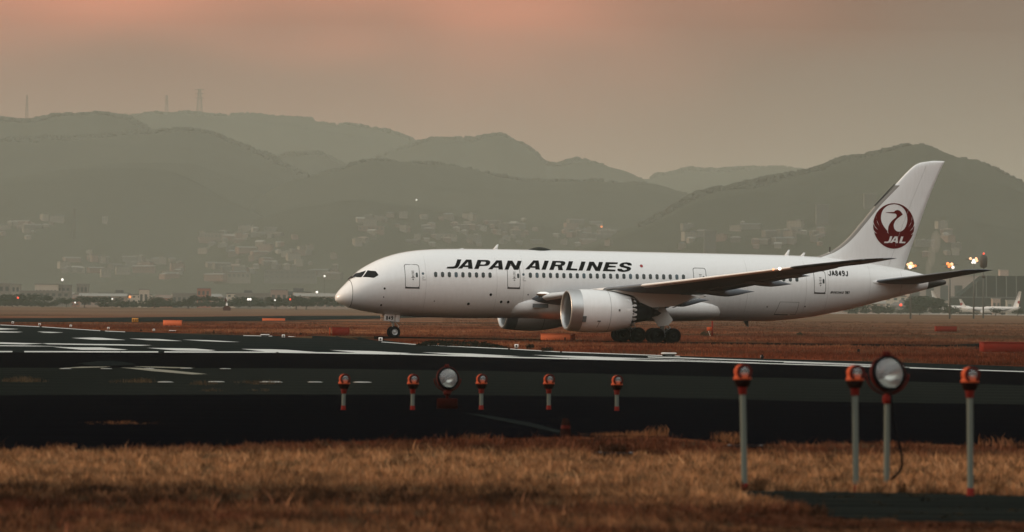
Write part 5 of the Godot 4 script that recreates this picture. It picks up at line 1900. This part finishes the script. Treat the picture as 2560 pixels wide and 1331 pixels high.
func build_field_things() -> void:
	orange_box(407, 452, 802, 816, 0.0, "bright orange cabinet beside the small yellow sign", M.orange_box)
	var dark := orange_box(830, 872, 819.5, 842, 0.0, "dark red orange cabinet left of the nose wheel", M.orange_deep)
	var st := mb()
	var w := 8.0
	box(st, Vector3(-1.04, 0.42, 0.9), Vector3(0.1, 0.86, 0.1), Basis.IDENTITY, 0.01)
	put("corner_post", done(st), M.orange, dark)
	orange_box(655, 711, 797, 804, 0.0, "low faded orange cabinet left of the nose, farthest away", M.orange_box)
	var near := orange_box(1358, 1432, 839.5, 856.5, -0.25, "bright orange cabinet under the near engine", M.orange_box, 1.8)
	st = mb(true)
	box(st, Vector3(0.86, 0.2, 0.93), Vector3(0.12, 0.24, 0.02))
	put("vent", done(st), M.black, near)
	orange_box(2340, 2393, 817, 831, 0.0, "faded orange cabinet under the tailplane tip", M.orange_deep, 1.8)
	orange_box(2457, 2610, 857.5, 884, 0.05, "long dark red cabinet cut by the right picture edge", M.orange_deep, 2.0)
	# small yellow sign
	var a := on_ground(337, 806)
	var sc := -a.z / F
	var o := thing("taxiway_sign", "small yellow sign with dark letters beside the orange cabinet", "sign", a)
	st = mb()
	box(st, Vector3(0, 5.4 * sc, 0), Vector3(15.5 * sc, 9.6 * sc, 0.16), Basis.IDENTITY, 0.03)
	put("board", done(st), M.sign_yellow, o)
	st = mb()
	write_heavy(st, "EG", Vector2(-6.0 * sc, 2.2 * sc), 6.2 * sc, 3.6 * sc, 0.0, 8, func(x: float, y: float) -> Vector3: return Vector3(x, y, 0.09))
	write_plain(st, "7", Vector2(4.4 * sc, 2.2 * sc), 6.0 * sc, 0.5 * sc, func(x: float, y: float) -> Vector3: return Vector3(x, y, 0.09))
	put("lettering", done(st), M.ink, o)
	st = mb()
	for x in [-5.0, 5.0]:
		tube(st, [Vector3(x * sc, -0.02, 0), Vector3(x * sc, 0.8 * sc, 0)], 0.06, 6)
	put("foot", done(st), M.black, o)
	# wind indicator on a red hut
	a = on_ground(566, 777)
	sc = -a.z / F
	o = thing("wind_indicator", "dark red hut with a red and white sock on top, far left", "windsock", a)
	st = mb(true)
	extrude(st, [[-9 * sc, 0], [-9 * sc, 8 * sc], [-3 * sc, 12 * sc], [4 * sc, 12 * sc], [9 * sc, 7 * sc], [9 * sc, 0]], -4.0, 0.0)
	put("hut", done(st), M.red_brown, o)
	st = mb()
	tube(st, [Vector3(0, 8 * sc, -1), Vector3(-0.5 * sc, 33 * sc, -1)], 0.9 * sc, 8)
	put("mast", done(st), M.plate_white, o)
	st = mb()
	lathe(st, [[0, 2.4 * sc], [7 * sc, 2.2 * sc], [7.1 * sc, 0.2]], Vector3(0, 11 * sc, -1), Vector3.UP, 12)
	put("white_drum", done(st), M.plate_white, o)
	st = mb()
	lathe(st, [[0, 1.2 * sc], [5 * sc, 3.0 * sc], [10 * sc, 2.6 * sc]], Vector3(-1.0 * sc, 21 * sc, -1), Vector3(-0.3, 1, 0), 12)
	put("sock", done(st), M.red_brown, o)
	# orange antenna stand behind the main gear
	a = on_ground(1776, 841)
	sc = -a.z / F
	o = thing("antenna_stand", "orange post and box on legs seen behind the main wheels", "antenna", a)
	st = mb()
	tube(st, [Vector3(5 * sc, 0, 0), Vector3(5 * sc, 38 * sc, 0)], 2.2 * sc, 8)
	put("post", done(st), M.orange_deep, o)
	st = mb()
	box(st, Vector3(-2 * sc, 18 * sc, 0.1), Vector3(11 * sc, 9 * sc, 9 * sc), Basis(Vector3.UP, -0.5), 0.02)
	put("box", done(st), M.orange, o)
	st = mb()
	tube(st, [Vector3(-5 * sc, 14 * sc, 0), Vector3(0, 0, 0)], 0.8 * sc, 6)
	put("leg", done(st), M.plate_white, o)
	# edge lights: white square frames with a dark middle
	var proto: Node3D = null
	var spots := [[31, 812], [98, 816.5], [176, 820.5], [270, 826], [384, 830.5], [708, 847.5], [951, 857], [1291, 874]]
	var which := ["small white runway edge light, farthest left", "small white runway edge light, second from the left edge", "small white runway edge light below the far dark taxiway", "small white runway edge light left of the yellow sign", "small white runway edge light below the bright orange cabinet", "small white square runway edge light between the cabinet and the white table", "white square edge light just left of the nose wheel", "white square edge light below the far engine"]
	for i in spots.size():
		var p := on_ground(spots[i][0], spots[i][1])
		var size: float = (10.0 if i > 5 else 8.0 if i == 5 else 6.0) * -p.z / F
		if proto == null:
			proto = thing("edge_light", which[i], "runway light", p, 0.0, "small white lights along the runway edge")
			st = mb()
			box(st, Vector3(0, 0.85, 0), Vector3(1, 0.9, 0.2), Basis.IDENTITY, 0.06)
			put("housing", done(st), M.plate_white, proto)
			st = mb()
			lathe(st, [[0.0, 0.24], [0.03, 0.2], [0.04, 0.01]], Vector3(0, 0.85, 0.1), Vector3.BACK, 14)
			put("lens", done(st), M.black, proto)
			st = mb()
			tube(st, [Vector3(0, -0.02, 0), Vector3(0, 0.42, 0)], 0.22, 10)
			put("stub", done(st), M.black, proto)
		else:
			copy_of(proto, "edge_light", p, 0.0, which[i])
		var last: Node3D = get_child(get_child_count() - 1)
		last.scale = Vector3.ONE * size
	# white topped tables on dark legs
	var tables := [[431, 831, 17, "small white topped light table below the bright orange cabinet"], [662, 842.5, 22, "white topped light table left of the dark red cabinet"], [1672, 893, 38, "largest white topped light table, below the main wheels"]]
	proto = null
	for t in tables:
		var p := on_ground(t[0], t[1])
		var size: float = t[2] * -p.z / F
		if proto == null:
			proto = thing("light_table", t[3], "light unit", p, 0.0, "white topped light tables by the runway")
			st = mb()
			box(st, Vector3(0, 0.225, 0), Vector3(1, 0.11, 0.7), Basis.IDENTITY, 0.03)
			put("top", done(st), M.plate_white, proto)
			st = mb()
			box(st, Vector3(0, 0.12, 0), Vector3(0.84, 0.1, 0.5), Basis.IDENTITY, 0.03)
			put("body", done(st), M.black, proto)
			for x in [-0.28, 0.28]:
				st = mb()
				tube(st, [Vector3(x, -0.02, 0), Vector3(x, 0.1, 0)], 0.04, 6)
				put("leg", done(st), M.black, proto)
		else:
			copy_of(proto, "light_table", p, 0.0, t[3])
		var last: Node3D = get_child(get_child_count() - 1)
		last.scale = Vector3.ONE * size
	# short dark stakes
	proto = null
	for t in [[534, 834, 8, "short black stake at the runway edge, farthest left"], [850, 846, 8, "short black stake in front of the dark red cabinet"], [1238, 850.5, 6, "short black stake under the far engine, left of a pair"], [1258, 851.5, 6, "short black stake under the far engine, right of a pair"], [1920, 865, 9, "short black stake on the taxiway's far edge right of the wheels"], [2147, 886, 13, "broad dark marker block near the big round lamp"], [352, 829, 5, "low black block near the small table on the left"], [752, 839, 6, "low black block left of the dark red cabinet"], [1424, 855.5, 8, "short black stake before the bright cabinet under the engine"]]:
		var p := on_ground(t[0], t[1])
		var size: float = t[2] * -p.z / F
		if proto == null:
			proto = thing("marker_stake", t[3], "stake", p, 0.0, "short black stakes on the field")
			st = mb()
			lathe(st, [[-0.05, 0.24], [0.1, 0.22], [0.7, 0.16], [0.95, 0.14], [1.0, 0.04]], Vector3.ZERO, Vector3.UP, 10, true)
			put("post", done(st), M.black, proto)
			st = mb()
			box(st, Vector3(0, 0.0, 0), Vector3(0.6, 0.1, 0.6), Basis.IDENTITY, 0.03)
			put("base", done(st), M.black, proto)
		else:
			copy_of(proto, "marker_stake", p, 0.0, t[3])
		var last: Node3D = get_child(get_child_count() - 1)
		var wide: float = 1.0
		if t[2] == 13:
			wide = 1.6
		if str(t[3]).begins_with("low"):
			wide = 3.0
		last.scale = Vector3(size * wide, size, size)
	# cone shaped light
	a = on_ground(1906, 899)
	sc = -a.z / F
	o = thing("cone_light", "small black cone light with pale sides on the runway edge", "runway light", a)
	st = mb()
	lathe(st, [[-0.05, 5 * sc], [1.5 * sc, 5 * sc], [2 * sc, 3 * sc], [5 * sc, 4.6 * sc], [9 * sc, 3.4 * sc], [13 * sc, 0.6 * sc]], Vector3.ZERO, Vector3.UP, 14)
	put("cone", done(st), M.black, o)
	st = mb()
	box(st, Vector3(-3.6 * sc, 7.4 * sc, 1.2 * sc), Vector3(0.8 * sc, 5 * sc, 2.0 * sc), Basis(Vector3.BACK, -0.2))
	put("reflector", done(st), M.plate_white, o)
	# low white topped fittings on the shoulder
	proto = null
	for t in [[413, 958, 42, "low white topped approach light, leftmost of the near row"], [540, 957.5, 44, "low white topped approach light, second of the near row"], [676, 959, 62, "widest low white topped approach light of the near row"], [788, 958, 40, "low white topped approach light of the near row, beside the first orange lamp"], [906, 959, 48, "low white topped approach light just right of the first orange lamp"], [163, 924, 32, "low white topped light at the left end of the far row"], [265, 924, 30, "low white topped light of the far row, below the faint patch"], [371, 923.5, 30, "low dark topped light in the middle of the far row"], [465, 923, 32, "low white topped light of the far row beside the old stripe"], [563, 924, 30, "low white topped light at the right end of the far row"]]:
		var p := on_ground(t[0], t[1])
		var size: float = t[2] * -p.z / F
		if proto == null:
			proto = thing("inset_light", t[3], "runway light", p, 0.0, "low white topped lights set in the shoulder")
			st = mb()
			lathe(st, [[-0.02, 0.36], [0.05, 0.33], [0.075, 0.27], [0.078, 0.02]], Vector3.ZERO, Vector3.UP, 20)
			put("body", done(st), M.black, proto)
			st = mb()
			lathe(st, [[0.06, 0.48], [0.075, 0.5], [0.115, 0.36], [0.125, 0.02]], Vector3.ZERO, Vector3.UP, 20)
			put("cap", done(st), M.plate_dull, proto)
		else:
			copy_of(proto, "inset_light", p, 0.0, t[3])
		var last: Node3D = get_child(get_child_count() - 1)
		last.scale = Vector3(size, size * 0.7, size)
	# red brown marker between the lamp rows
	a = on_ground(1414, 1102)
	sc = -a.z / F
	o = thing("marker_post", "dark red tapered marker standing at the edge of the dry grass", "marker", a)
	st = mb()
	lathe(st, [[-0.05, 18 * sc], [8 * sc, 18 * sc], [12 * sc, 15 * sc], [40 * sc, 11 * sc], [54 * sc, 8 * sc], [56 * sc, 2 * sc]], Vector3.ZERO, Vector3.UP, 18)
	put("body", done(st), M.collar_dark, o)
	st = mb()
	lathe(st, [[30 * sc, 12.6 * sc], [38 * sc, 11.6 * sc]], Vector3.ZERO, Vector3.UP, 18)
	put("band", done(st), M.red_brown, o)
	# black slabs in the grass; the last two replace a dark soil trench
	for t in [[1864, 1126, 112, 12, "long black slab lying in the grass behind the first tall lamp"], [1540, 1143, 110, 11, "black slab put in place of a soil trench left of the tall lamps"], [1660, 1150, 80, 7, "thin black slab put in place of the same soil trench, farther right"]]:
		a = on_ground(t[0], t[1])
		sc = -a.z / F
		o = thing("cable_duct", t[4], "duct cover", a, 0.02, "black cable duct covers in the dry grass")
		st = mb()
		box(st, Vector3(0, t[3] * sc * 0.5, 0), Vector3(t[2] * sc, t[3] * sc, 0.5), Basis.IDENTITY, 0.02)
		put("cover", done(st), M.cable_black, o)
		st = mb()
		for x in [-0.35, 0.35]:
			box(st, Vector3(x * t[2] * sc, t[3] * sc, 0), Vector3(0.08, 0.02, 0.2), Basis.IDENTITY, 0.006)
		put("handle", done(st), M.vent_grey, o)
	# shrubs along the taxiway
	for t in [[1325, 874, 24, 16, "dark rounded shrub left of the cabinet under the engine"], [1368, 880, 36, 13, "low spiky dark shrub below the cabinet under the engine"], [1763, 842, 26, 16, "dark green bush at the foot of the orange antenna stand"], [1999, 839, 16, 8, "small green tuft right of the antenna stand"]]:
		a = on_ground(t[0], t[1])
		sc = -a.z / F
		o = thing("shrub", t[4], "shrub", Vector3(a.x, rise(a.x, a.z), a.z), 0.0, "dark shrubs by the taxiway")
		st = mb()
		for k in 7:
			tube(st, [Vector3(0, -0.05, 0), Vector3(rng.randf_range(-0.4, 0.4) * t[2] * sc, t[3] * sc * rng.randf_range(0.7, 1.0), rng.randf_range(-0.2, 0.2))], 0.02, 5, 0.006)
		put("stem", done(st), M.wood_dark, o)
		st = mb(true)
		leafy(st, Vector3(0, t[3] * sc * 0.42, 0), Vector3(t[2] * sc * 0.5, t[3] * sc * 0.5, t[2] * sc * 0.4), 320, 0.05)
		put("leaves", done(st), M.bush_dark if t[0] < 1700 else M.bush_green, o)
	st = mb(true)
	for i in 260:
		var px := lerpf(1040, 1270, rng.randf())
		var hh := 15.0 * smoothstep(1035, 1080, px) * smoothstep(1285, 1190, px) + 3.0
		var p := on_ground(px, 865 + (px - 1040) * 0.028)
		var k := -p.z / F
		leafy(st, p + Vector3(0, hh * k * 0.4, rng.randf_range(-2, 2)), Vector3(7 * k, hh * k * 0.55, 0.3), 14, 0.07)
	var hd := put("scrub", done(st), M.bush_dark)
	hd.set_meta("kind", "stuff")
	tag(hd, "dark strip of scrub along the runway edge behind the nose wheel", "scrub")

# ---------------------------------------------------------------- approach lamps
func lamp_post(px: float, foot: float, head_y: float, label: String, proto: Node3D, tall: bool) -> Node3D:
	var a := on_ground(px, foot)
	if proto != null:
		var c := copy_of(proto, "approach_lamp", a, rng.randf_range(-0.06, 0.06), label)
		return c
	var h := at_depth(px, head_y, -a.z).y
	var o := thing("approach_lamp", label, "approach light", a, 0.0, "tall orange approach lamps" if tall else "short orange approach lamps")
	var k := 1.0 if tall else 1.12
	var st := mb()
	lathe(st, [[-0.03, 0.075 * k], [0.02, 0.075 * k], [0.05, 0.062 * k], [0.14, 0.062 * k], [0.15, 0.05 * k]], Vector3.ZERO, Vector3.UP, 16)
	put("base_coupling", done(st), M.red_cap, o)
	st = mb()
	lathe(st, [[0.12, 0.052 * k], [h - 0.36 * k, 0.052 * k]], Vector3.ZERO, Vector3.UP, 18)
	put("pole", done(st), M.pole_grey, o)
	st = mb()
	lathe(st, [[h - 0.39 * k, 0.058 * k], [h - 0.37 * k, 0.07 * k], [h - 0.31 * k, 0.07 * k], [h - 0.25 * k, 0.09 * k]], Vector3.ZERO, Vector3.UP, 16)
	put("neck", done(st), M.red_cap, o)
	st = mb()
	lathe(st, [[h - 0.27 * k, 0.075 * k], [h - 0.24 * k, 0.115 * k], [h - 0.16 * k, 0.145 * k], [h - 0.125 * k, 0.145 * k], [h - 0.12 * k, 0.05 * k]], Vector3.ZERO, Vector3.UP, 22)
	put("collar", done(st), M.collar_dark, o)
	st = mb()
	# hood: a drum lying towards the camera that runs down into a flared skirt
	lathe(st, [[-0.15 * k, 0.03 * k], [-0.14 * k, 0.09 * k], [-0.08 * k, 0.125 * k], [0.0, 0.135 * k], [0.10 * k, 0.135 * k], [0.12 * k, 0.128 * k], [0.12 * k, 0.085 * k]], Vector3(0, h, 0), Vector3(0.30, 0, 1), 26)
	lathe(st, [[-0.128 * k, 0.05 * k], [-0.13 * k, 0.155 * k], [-0.115 * k, 0.16 * k], [-0.09 * k, 0.145 * k], [-0.02 * k, 0.118 * k]], Vector3(0, h, 0), Vector3.UP, 24)
	put("hood", done(st), M.orange, o)
	st = mb()
	lathe(st, [[0.10 * k, 0.137 * k], [0.135 * k, 0.136 * k], [0.142 * k, 0.118 * k], [0.125 * k, 0.086 * k]], Vector3(0, h, 0), Vector3(0.30, 0, 1), 24)
	put("shaded_front_ring", done(st), M.red_brown, o)  # dark red holds the shade of the hood front turned from the sun
	st = mb()
	lathe(st, [[0.04 * k, 0.012 * k], [0.055 * k, 0.04 * k], [0.09 * k, 0.072 * k], [0.122 * k, 0.086 * k]], Vector3(0, h, 0), Vector3(0.30, 0, 1), 22)
	put("reflector", done(st), M.reflector, o)
	st = mb()
	lathe(st, [[0.126 * k, 0.086 * k], [0.142 * k, 0.06 * k], [0.15 * k, 0.03 * k], [0.152 * k, 0.002]], Vector3(0, h, 0), Vector3(0.30, 0, 1), 22)
	put("lens", done(st), M.lens_glass, o)
	return o

func flood_lamp(called: String, at: Vector3, h: float, r: float, label: String) -> Node3D:
	var o := thing(called, label, "floodlight", at, 0.0, "big round lamps among the approach lights")
	var ax := Vector3(0.40, 0.22, 1.0).normalized()
	var st := mb()
	lathe(st, [[-r * 0.75, r * 0.1], [-r * 0.7, r * 0.45], [-r * 0.5, r * 0.85], [-r * 0.2, r * 0.95], [r * 0.12, r * 0.97], [r * 0.26, r * 0.93], [r * 0.27, r * 0.84]], Vector3(0, h, 0), ax, 40)
	put("housing", done(st), M.black, o)
	st = mb()
	lathe(st, [[-r * 0.1, r * 1.0], [-r * 0.06, r * 1.05], [r * 0.12, r * 1.07], [r * 0.16, r * 1.02]], Vector3(0, h, 0), ax, 40)
	put("rim", done(st), M.red_brown, o)
	st = mb()
	lathe(st, [[-r * 0.5, 0.01], [-r * 0.42, r * 0.3], [-r * 0.15, r * 0.62], [r * 0.2, r * 0.84]], Vector3(0, h, 0), ax, 36)
	put("reflector", done(st), M.reflector, o)
	st = mb()
	lathe(st, [[r * 0.22, r * 0.84], [r * 0.34, r * 0.55], [r * 0.4, r * 0.25], [r * 0.42, 0.004]], Vector3(0, h, 0), ax, 32)
	put("lens", done(st), M.lens_glass, o)
	st = mb()
	tube(st, [Vector3(0, h, 0) - ax * r * 0.45, Vector3(0, h, 0) + ax * r * 0.05], r * 0.08, 10)
	put("bulb", done(st), M.vent_grey, o)
	# yoke
	st = mb()
	var arc := []
	for k in 17:
		var a := PI + PI * k / 16.0
		arc.append(Vector3(cos(a) * r * 1.16, h + sin(a) * r * 1.12, 0))
	tube(st, arc, r * 0.06, 8)
	put("yoke", done(st), M.red_brown, o)
	st = mb()
	box(st, Vector3(-0.02, h + r * 1.08, -r * 0.1), Vector3(r * 0.4, r * 0.34, r * 0.3), Basis.IDENTITY, r * 0.06)
	put("top_lug", done(st), M.red_brown, o)
	return o

func build_lamps() -> void:
	var first := lamp_post(1862, 1231, 930, "tall orange approach lamp, leftmost of the near row", null, true)
	lamp_post(2141, 1234, 934, "tall orange approach lamp just left of the big round lamp", first, true)
	lamp_post(2427, 1243, 940, "tall orange approach lamp at the right end of the near row", first, true)
	first = lamp_post(858, 1027, 948, "short orange approach lamp, leftmost of the far row", null, false)
	lamp_post(1031, 1027, 948, "short orange approach lamp left of the round lamp on the red box", first, false)
	lamp_post(1203, 1026, 949, "short orange approach lamp right of the round lamp on the red box", first, false)
	lamp_post(1372, 1026, 949, "short orange approach lamp, second from the right in the far row", first, false)
	lamp_post(1542, 1029, 952, "short orange approach lamp, rightmost of the far row", first, false)
	for q in [["approach_lamp", 0.028], ["approach_lamp_001", 0.02], ["approach_lamp_002", 0.014], ["approach_lamp_003", -0.02], ["approach_lamp_004", -0.008], ["approach_lamp_006", 0.006]]:
		(get_node(q[0]) as Node3D).rotation.z = q[1]
	# big lamp of the near row, on a pole with a hanging cable
	var a := on_ground(2217, 1230)
	var sc := -a.z / F
	var h := at_depth(2222, 935, -a.z).y
	var o := flood_lamp("flood_lamp", a, h, 0.315, "big round lamp on a grey pole with a black cable")
	var st := mb()
	lathe(st, [[-0.03, 0.07], [0.05, 0.07], [0.06, 0.055], [0.15, 0.055]], Vector3.ZERO, Vector3.UP, 16)
	put("base_coupling", done(st), M.red_cap, o)
	st = mb()
	lathe(st, [[0.1, 0.052], [h - 0.5, 0.052]], Vector3.ZERO, Vector3.UP, 16)
	put("pole", done(st), M.pole_grey, o)
	st = mb()
	lathe(st, [[h - 0.52, 0.06], [h - 0.48, 0.085], [h - 0.40, 0.085], [h - 0.34, 0.05]], Vector3.ZERO, Vector3.UP, 14)
	put("neck", done(st), M.red_cap, o)
	st = mb()
	tube(st, [Vector3(0.05, h - 0.33, 0.05), Vector3(0.075, h - 0.55, 0.06), Vector3(0.12, h - 0.9, 0.06), Vector3(0.2, h - 1.2, 0.06), Vector3(0.255, h - 1.42, 0.06), Vector3(0.262, h - 1.58, 0.06), Vector3(0.21, h - 1.7, 0.06), Vector3(0.1, h - 1.8, 0.06), Vector3(0.035, h - 1.87, 0.05)], 0.022, 8)
	put("cable", done(st), M.cable_black, o)
	# big lamp of the far row, on a red box
	a = on_ground(1118, 1024)
	sc = -a.z / F
	h = at_depth(1118, 947, -a.z).y
	o = flood_lamp("flood_lamp", a, h, 0.345, "big round lamp standing on a dark red box")
	st = mb()
	box(st, Vector3(0, 0.16, 0), Vector3(52 * sc, 0.34, 0.5), Basis.IDENTITY, 0.03)
	put("box", done(st), M.box_dark, o)
	st = mb()
	box(st, Vector3(0, -0.005, 0), Vector3(54 * sc, 0.05, 0.56), Basis.IDENTITY, 0.01)
	put("plinth", done(st), M.vent_grey, o)
	st = mb()
	lathe(st, [[0.3, 0.045], [h - 0.52, 0.045], [h - 0.5, 0.1], [h - 0.4, 0.14], [h - 0.34, 0.08]], Vector3.ZERO, Vector3.UP, 14)
	put("neck", done(st), M.red_brown, o)

# ---------------------------------------------------------------- dry grass
func blades(count: int, high: float, spread: float) -> ArrayMesh:
	var st := mb(true)
	for i in count:
		var p := Vector3(rng.randf_range(-spread, spread), 0, rng.randf_range(-spread, spread))
		var a := rng.randf() * TAU
		var w := Vector3(cos(a), 0, sin(a)) * rng.randf_range(0.006, 0.014)
		var l := Vector3(rng.randfn() * 0.16, 1.0, rng.randfn() * 0.16) * high * rng.randf_range(0.5, 1.15)
		var m := p + l * 0.55
		var t := p + l + Vector3(rng.randfn(), -0.3, rng.randfn()) * high * 0.22
		quad(st, p - w, p + w, m + w * 0.8, m - w * 0.8)
		tri(st, m - w * 0.8, m + w * 0.8, t)
	return done(st)

func grass_color(x: float, z: float) -> Color:
	var band := noise_a.get_noise_2d(x * 0.06, z * 0.22)
	var fine := noise_b.get_noise_2d(x * 0.6, z * 0.5)
	var rust := Color(0.100, 0.036, 0.019)
	var straw := Color(0.330, 0.170, 0.080)
	var dark := Color(0.020, 0.011, 0.008)
	var d := -z
	var t := smoothstep(100.0, 93.0, d + 6.0 * band) * (1.0 - smoothstep(76.0, 70.0, d) * 0.8)
	var c := rust.lerp(straw, clampf(t + 0.5 * fine + 0.5 * band, 0.0, 1.0))
	c = c.lerp(dark, smoothstep(0.18, 0.5, fine - 0.3 * band) * 0.8)
	# a tract of dead dark stalks at the left front
	c = c.lerp(dark, smoothstep(79.5, 76.5, d + 2.0 * fine) * smoothstep(69.0, 72.0, d) * smoothstep(3.0, -0.5, x + 2.0 * band) * clampf(0.75 + 1.0 * fine, 0.0, 0.95))
	if fine < -0.34 and band > 0.0:
		c = c.lerp(Color(0.045, 0.050, 0.032), 0.6)
	return c * rng.randf_range(0.35, 1.65)

const TURF := [[-500, 1134], [0, 1131], [300, 1124], [500, 1120], [800, 1108], [1000, 1102], [1280, 1098], [1430, 1094], [1700, 1097], [1850, 1114], [2100, 1112], [2300, 1110], [2560, 1124], [3000, 1132]]

func field_of(called: String, label: String, mesh: Mesh, places: Array) -> void:
	var mm := MultiMesh.new()
	mm.transform_format = MultiMesh.TRANSFORM_3D
	mm.use_colors = true
	mm.mesh = mesh
	mm.instance_count = places.size()
	for i in places.size():
		mm.set_instance_transform(i, places[i][0])
		mm.set_instance_color(i, places[i][1])
	var o := MultiMeshInstance3D.new()
	o.name = numbered(called)
	o.multimesh = mm
	o.material_override = M.grass_blade
	o.set_meta("kind", "stuff")
	tag(o, label, "grass")
	add_child(o)

func build_grass() -> void:
	var gm := mat("grass_blade", Color.WHITE, 1.0, 0.0, 0.0)
	gm.vertex_color_use_as_albedo = true
	var tuft := blades(20, 0.24, 0.09)
	var places := []
	for i in 64000:
		var z := -lerpf(58.0, 114.0, rng.randf())
		var x := rng.randf_range(-0.125, 0.125) * maxf(-z, 60.0)
		# the turf's far border wanders; the dark path at the right stays bare
		var in_lane := false
		var px := 1280.0 + F * x / -z
		var py := 764.0 + (px - 1280.0) * 0.0087 + F * EYE.y / -z
		if py < line_at(TURF, px) + 19.0 + 6.0 * noise_a.get_noise_2d(x * 0.8, 3.0):
			continue
		var lane := 80.9 - 0.055 * (x - 3.2) * 1.0
		if x > 2.6 and -z < lane + 0.1 + 0.5 * noise_b.get_noise_2d(x * 1.4, 5.0) and -z > lane - 11.5 * smoothstep(2.2, 5.5, x + 0.8 * noise_b.get_noise_2d(x, z * 0.4)):
			if rng.randf() > 0.03:
				continue
			in_lane = true
		var cut := false
		for q in [[1806, 1922, 1116, 1142], [1483, 1597, 1131, 1160], [1618, 1702, 1140, 1164]]:
			if px > q[0] and px < q[1] and py > q[2] and py < q[3]:
				cut = true
		if cut:
			continue
		if noise_b.get_noise_2d(x * 0.35 + 50.0, z * 0.5) < -0.34:
			continue
		var s := rng.randf_range(0.55, 1.25)
		var b := Basis(Vector3.UP, rng.randf() * TAU).scaled(Vector3(s * 1.2, s, s * 1.2))
		var gc := grass_color(x, z)
		if x > 1.5 and z > -71.0:
			# trodden short beside the path
			var worn_ := smoothstep(1.5, 4.5, x)
			b = b * Basis.from_scale(Vector3(1, lerpf(1.0, 0.38, worn_), 1))
			gc = gc.lerp(Color(0.030, 0.016, 0.010), 0.45 * worn_)
		if in_lane:
			b = b * Basis.from_scale(Vector3(1.0, 0.3, 1.0))
			gc = Color(0.022, 0.017, 0.010) * rng.randf_range(0.4, 1.6)
		places.append([Transform3D(b, Vector3(x, -0.01, z)), gc])
	field_of("grass", "dry brown grass across the front of the picture", tuft, places)
	# taller stalks standing out of the turf here and there
	var stalks := blades(5, 0.40, 0.14)
	var tall := []
	for q in places:
		var o: Vector3 = q[0].origin
		if rng.randf() < 0.045 * (0.3 + maxf(0.0, noise_b.get_noise_2d(o.x * 0.4, o.z * 0.3) * 3.0)) and not (o.x > 1.5 and o.z > -82.0):
			tall.append([Transform3D(Basis(Vector3.UP, rng.randf() * TAU).scaled(Vector3.ONE * rng.randf_range(0.7, 1.3)), o), (q[1] as Color) * rng.randf_range(0.8, 1.7)])
	field_of("tall_grass", "taller dry stalks standing out of the brown grass", stalks, tall)
	# sparser, larger tufts on the strips beyond the runway
	var far_tuft := blades(14, 0.28, 0.5)
	places = []
	for i in 26000:
		var px := rng.randf_range(-100.0, 2660.0)
		var v := lerpf(34.0, 140.0, pow(rng.randf(), 1.3))
		var p := on_ground(px, 764.0 + (px - 1280.0) * 0.0087 + v)
		var y := 764.0 + (px - 1280.0) * 0.0087 + v
		var lim := line_at([[-500, 795], [0, 812], [270, 828], [500, 837], [832, 846], [1048, 862], [1396, 880], [1700, 891], [2169, 905], [2560, 918], [3000, 930]], px) - 1.0
		if y > lim:
			continue
		var tax := line_at([[880, 852], [1400, 854.5], [1700, 859.5], [2560, 869], [3000, 873]], px)
		if px > 860 and absf(y - tax) < 3.5:
			continue
		if px < 1110 and y > 789 and y < 808:
			continue
		var c := ground_color(p.x, p.z) * rng.randf_range(0.6, 1.45)
		var s := rng.randf_range(0.5, 1.2)
		places.append([Transform3D(Basis(Vector3.UP, rng.randf() * TAU).scaled(Vector3(s * 1.4, s, s * 1.4)), Vector3(p.x, rise(p.x, p.z), p.z)), c])
	field_of("grass", "reddish dry grass on the strips beyond the runway", far_tuft, places)
	# weeds growing through the shoulder at the left, and at the turf's edge
	var weed := blades(9, 0.22, 0.34)
	places = []
	for w in [[0, 115, 954, 958, 46, 1.0], [255, 430, 955, 960, 40, 0.8], [455, 560, 960, 966, 26, 0.7], [580, 720, 958, 964, 34, 0.8], [505, 565, 977, 981, 14, 0.6], [600, 700, 977, 981, 12, 0.5], [180, 430, 1058, 1064, 60, 0.35], [95, 200, 1122, 1136, 50, 0.6], [1440, 1700, 1088, 1097, 120, 0.55], [1620, 1650, 1086, 1095, 14, 1.2], [1790, 1850, 1096, 1112, 40, 0.8], [2440, 2560, 1116, 1128, 16, 1.1], [1040, 1280, 1098, 1106, 16, 0.7]]:
		for i in int(w[4]):
			var u := (rng.randf() + rng.randf() + rng.randf()) / 3.0
			var p := on_ground(lerpf(w[0] - 12.0, w[1] + 12.0, u), lerpf(w[2], w[3], rng.randf()))
			var s: float = w[5] * rng.randf_range(0.4, 1.2) * (0.35 + 0.75 * sin(PI * u))
			var c := (Color(0.17, 0.075, 0.034) if w[2] > 1050 else Color(0.075, 0.052, 0.03)) * rng.randf_range(0.5, 1.5)
			places.append([Transform3D(Basis(Vector3.UP, rng.randf() * TAU).scaled(Vector3(s, s, s)), p), c])
	field_of("weeds", "dry weeds pushing through the dark pavement", weed, places)
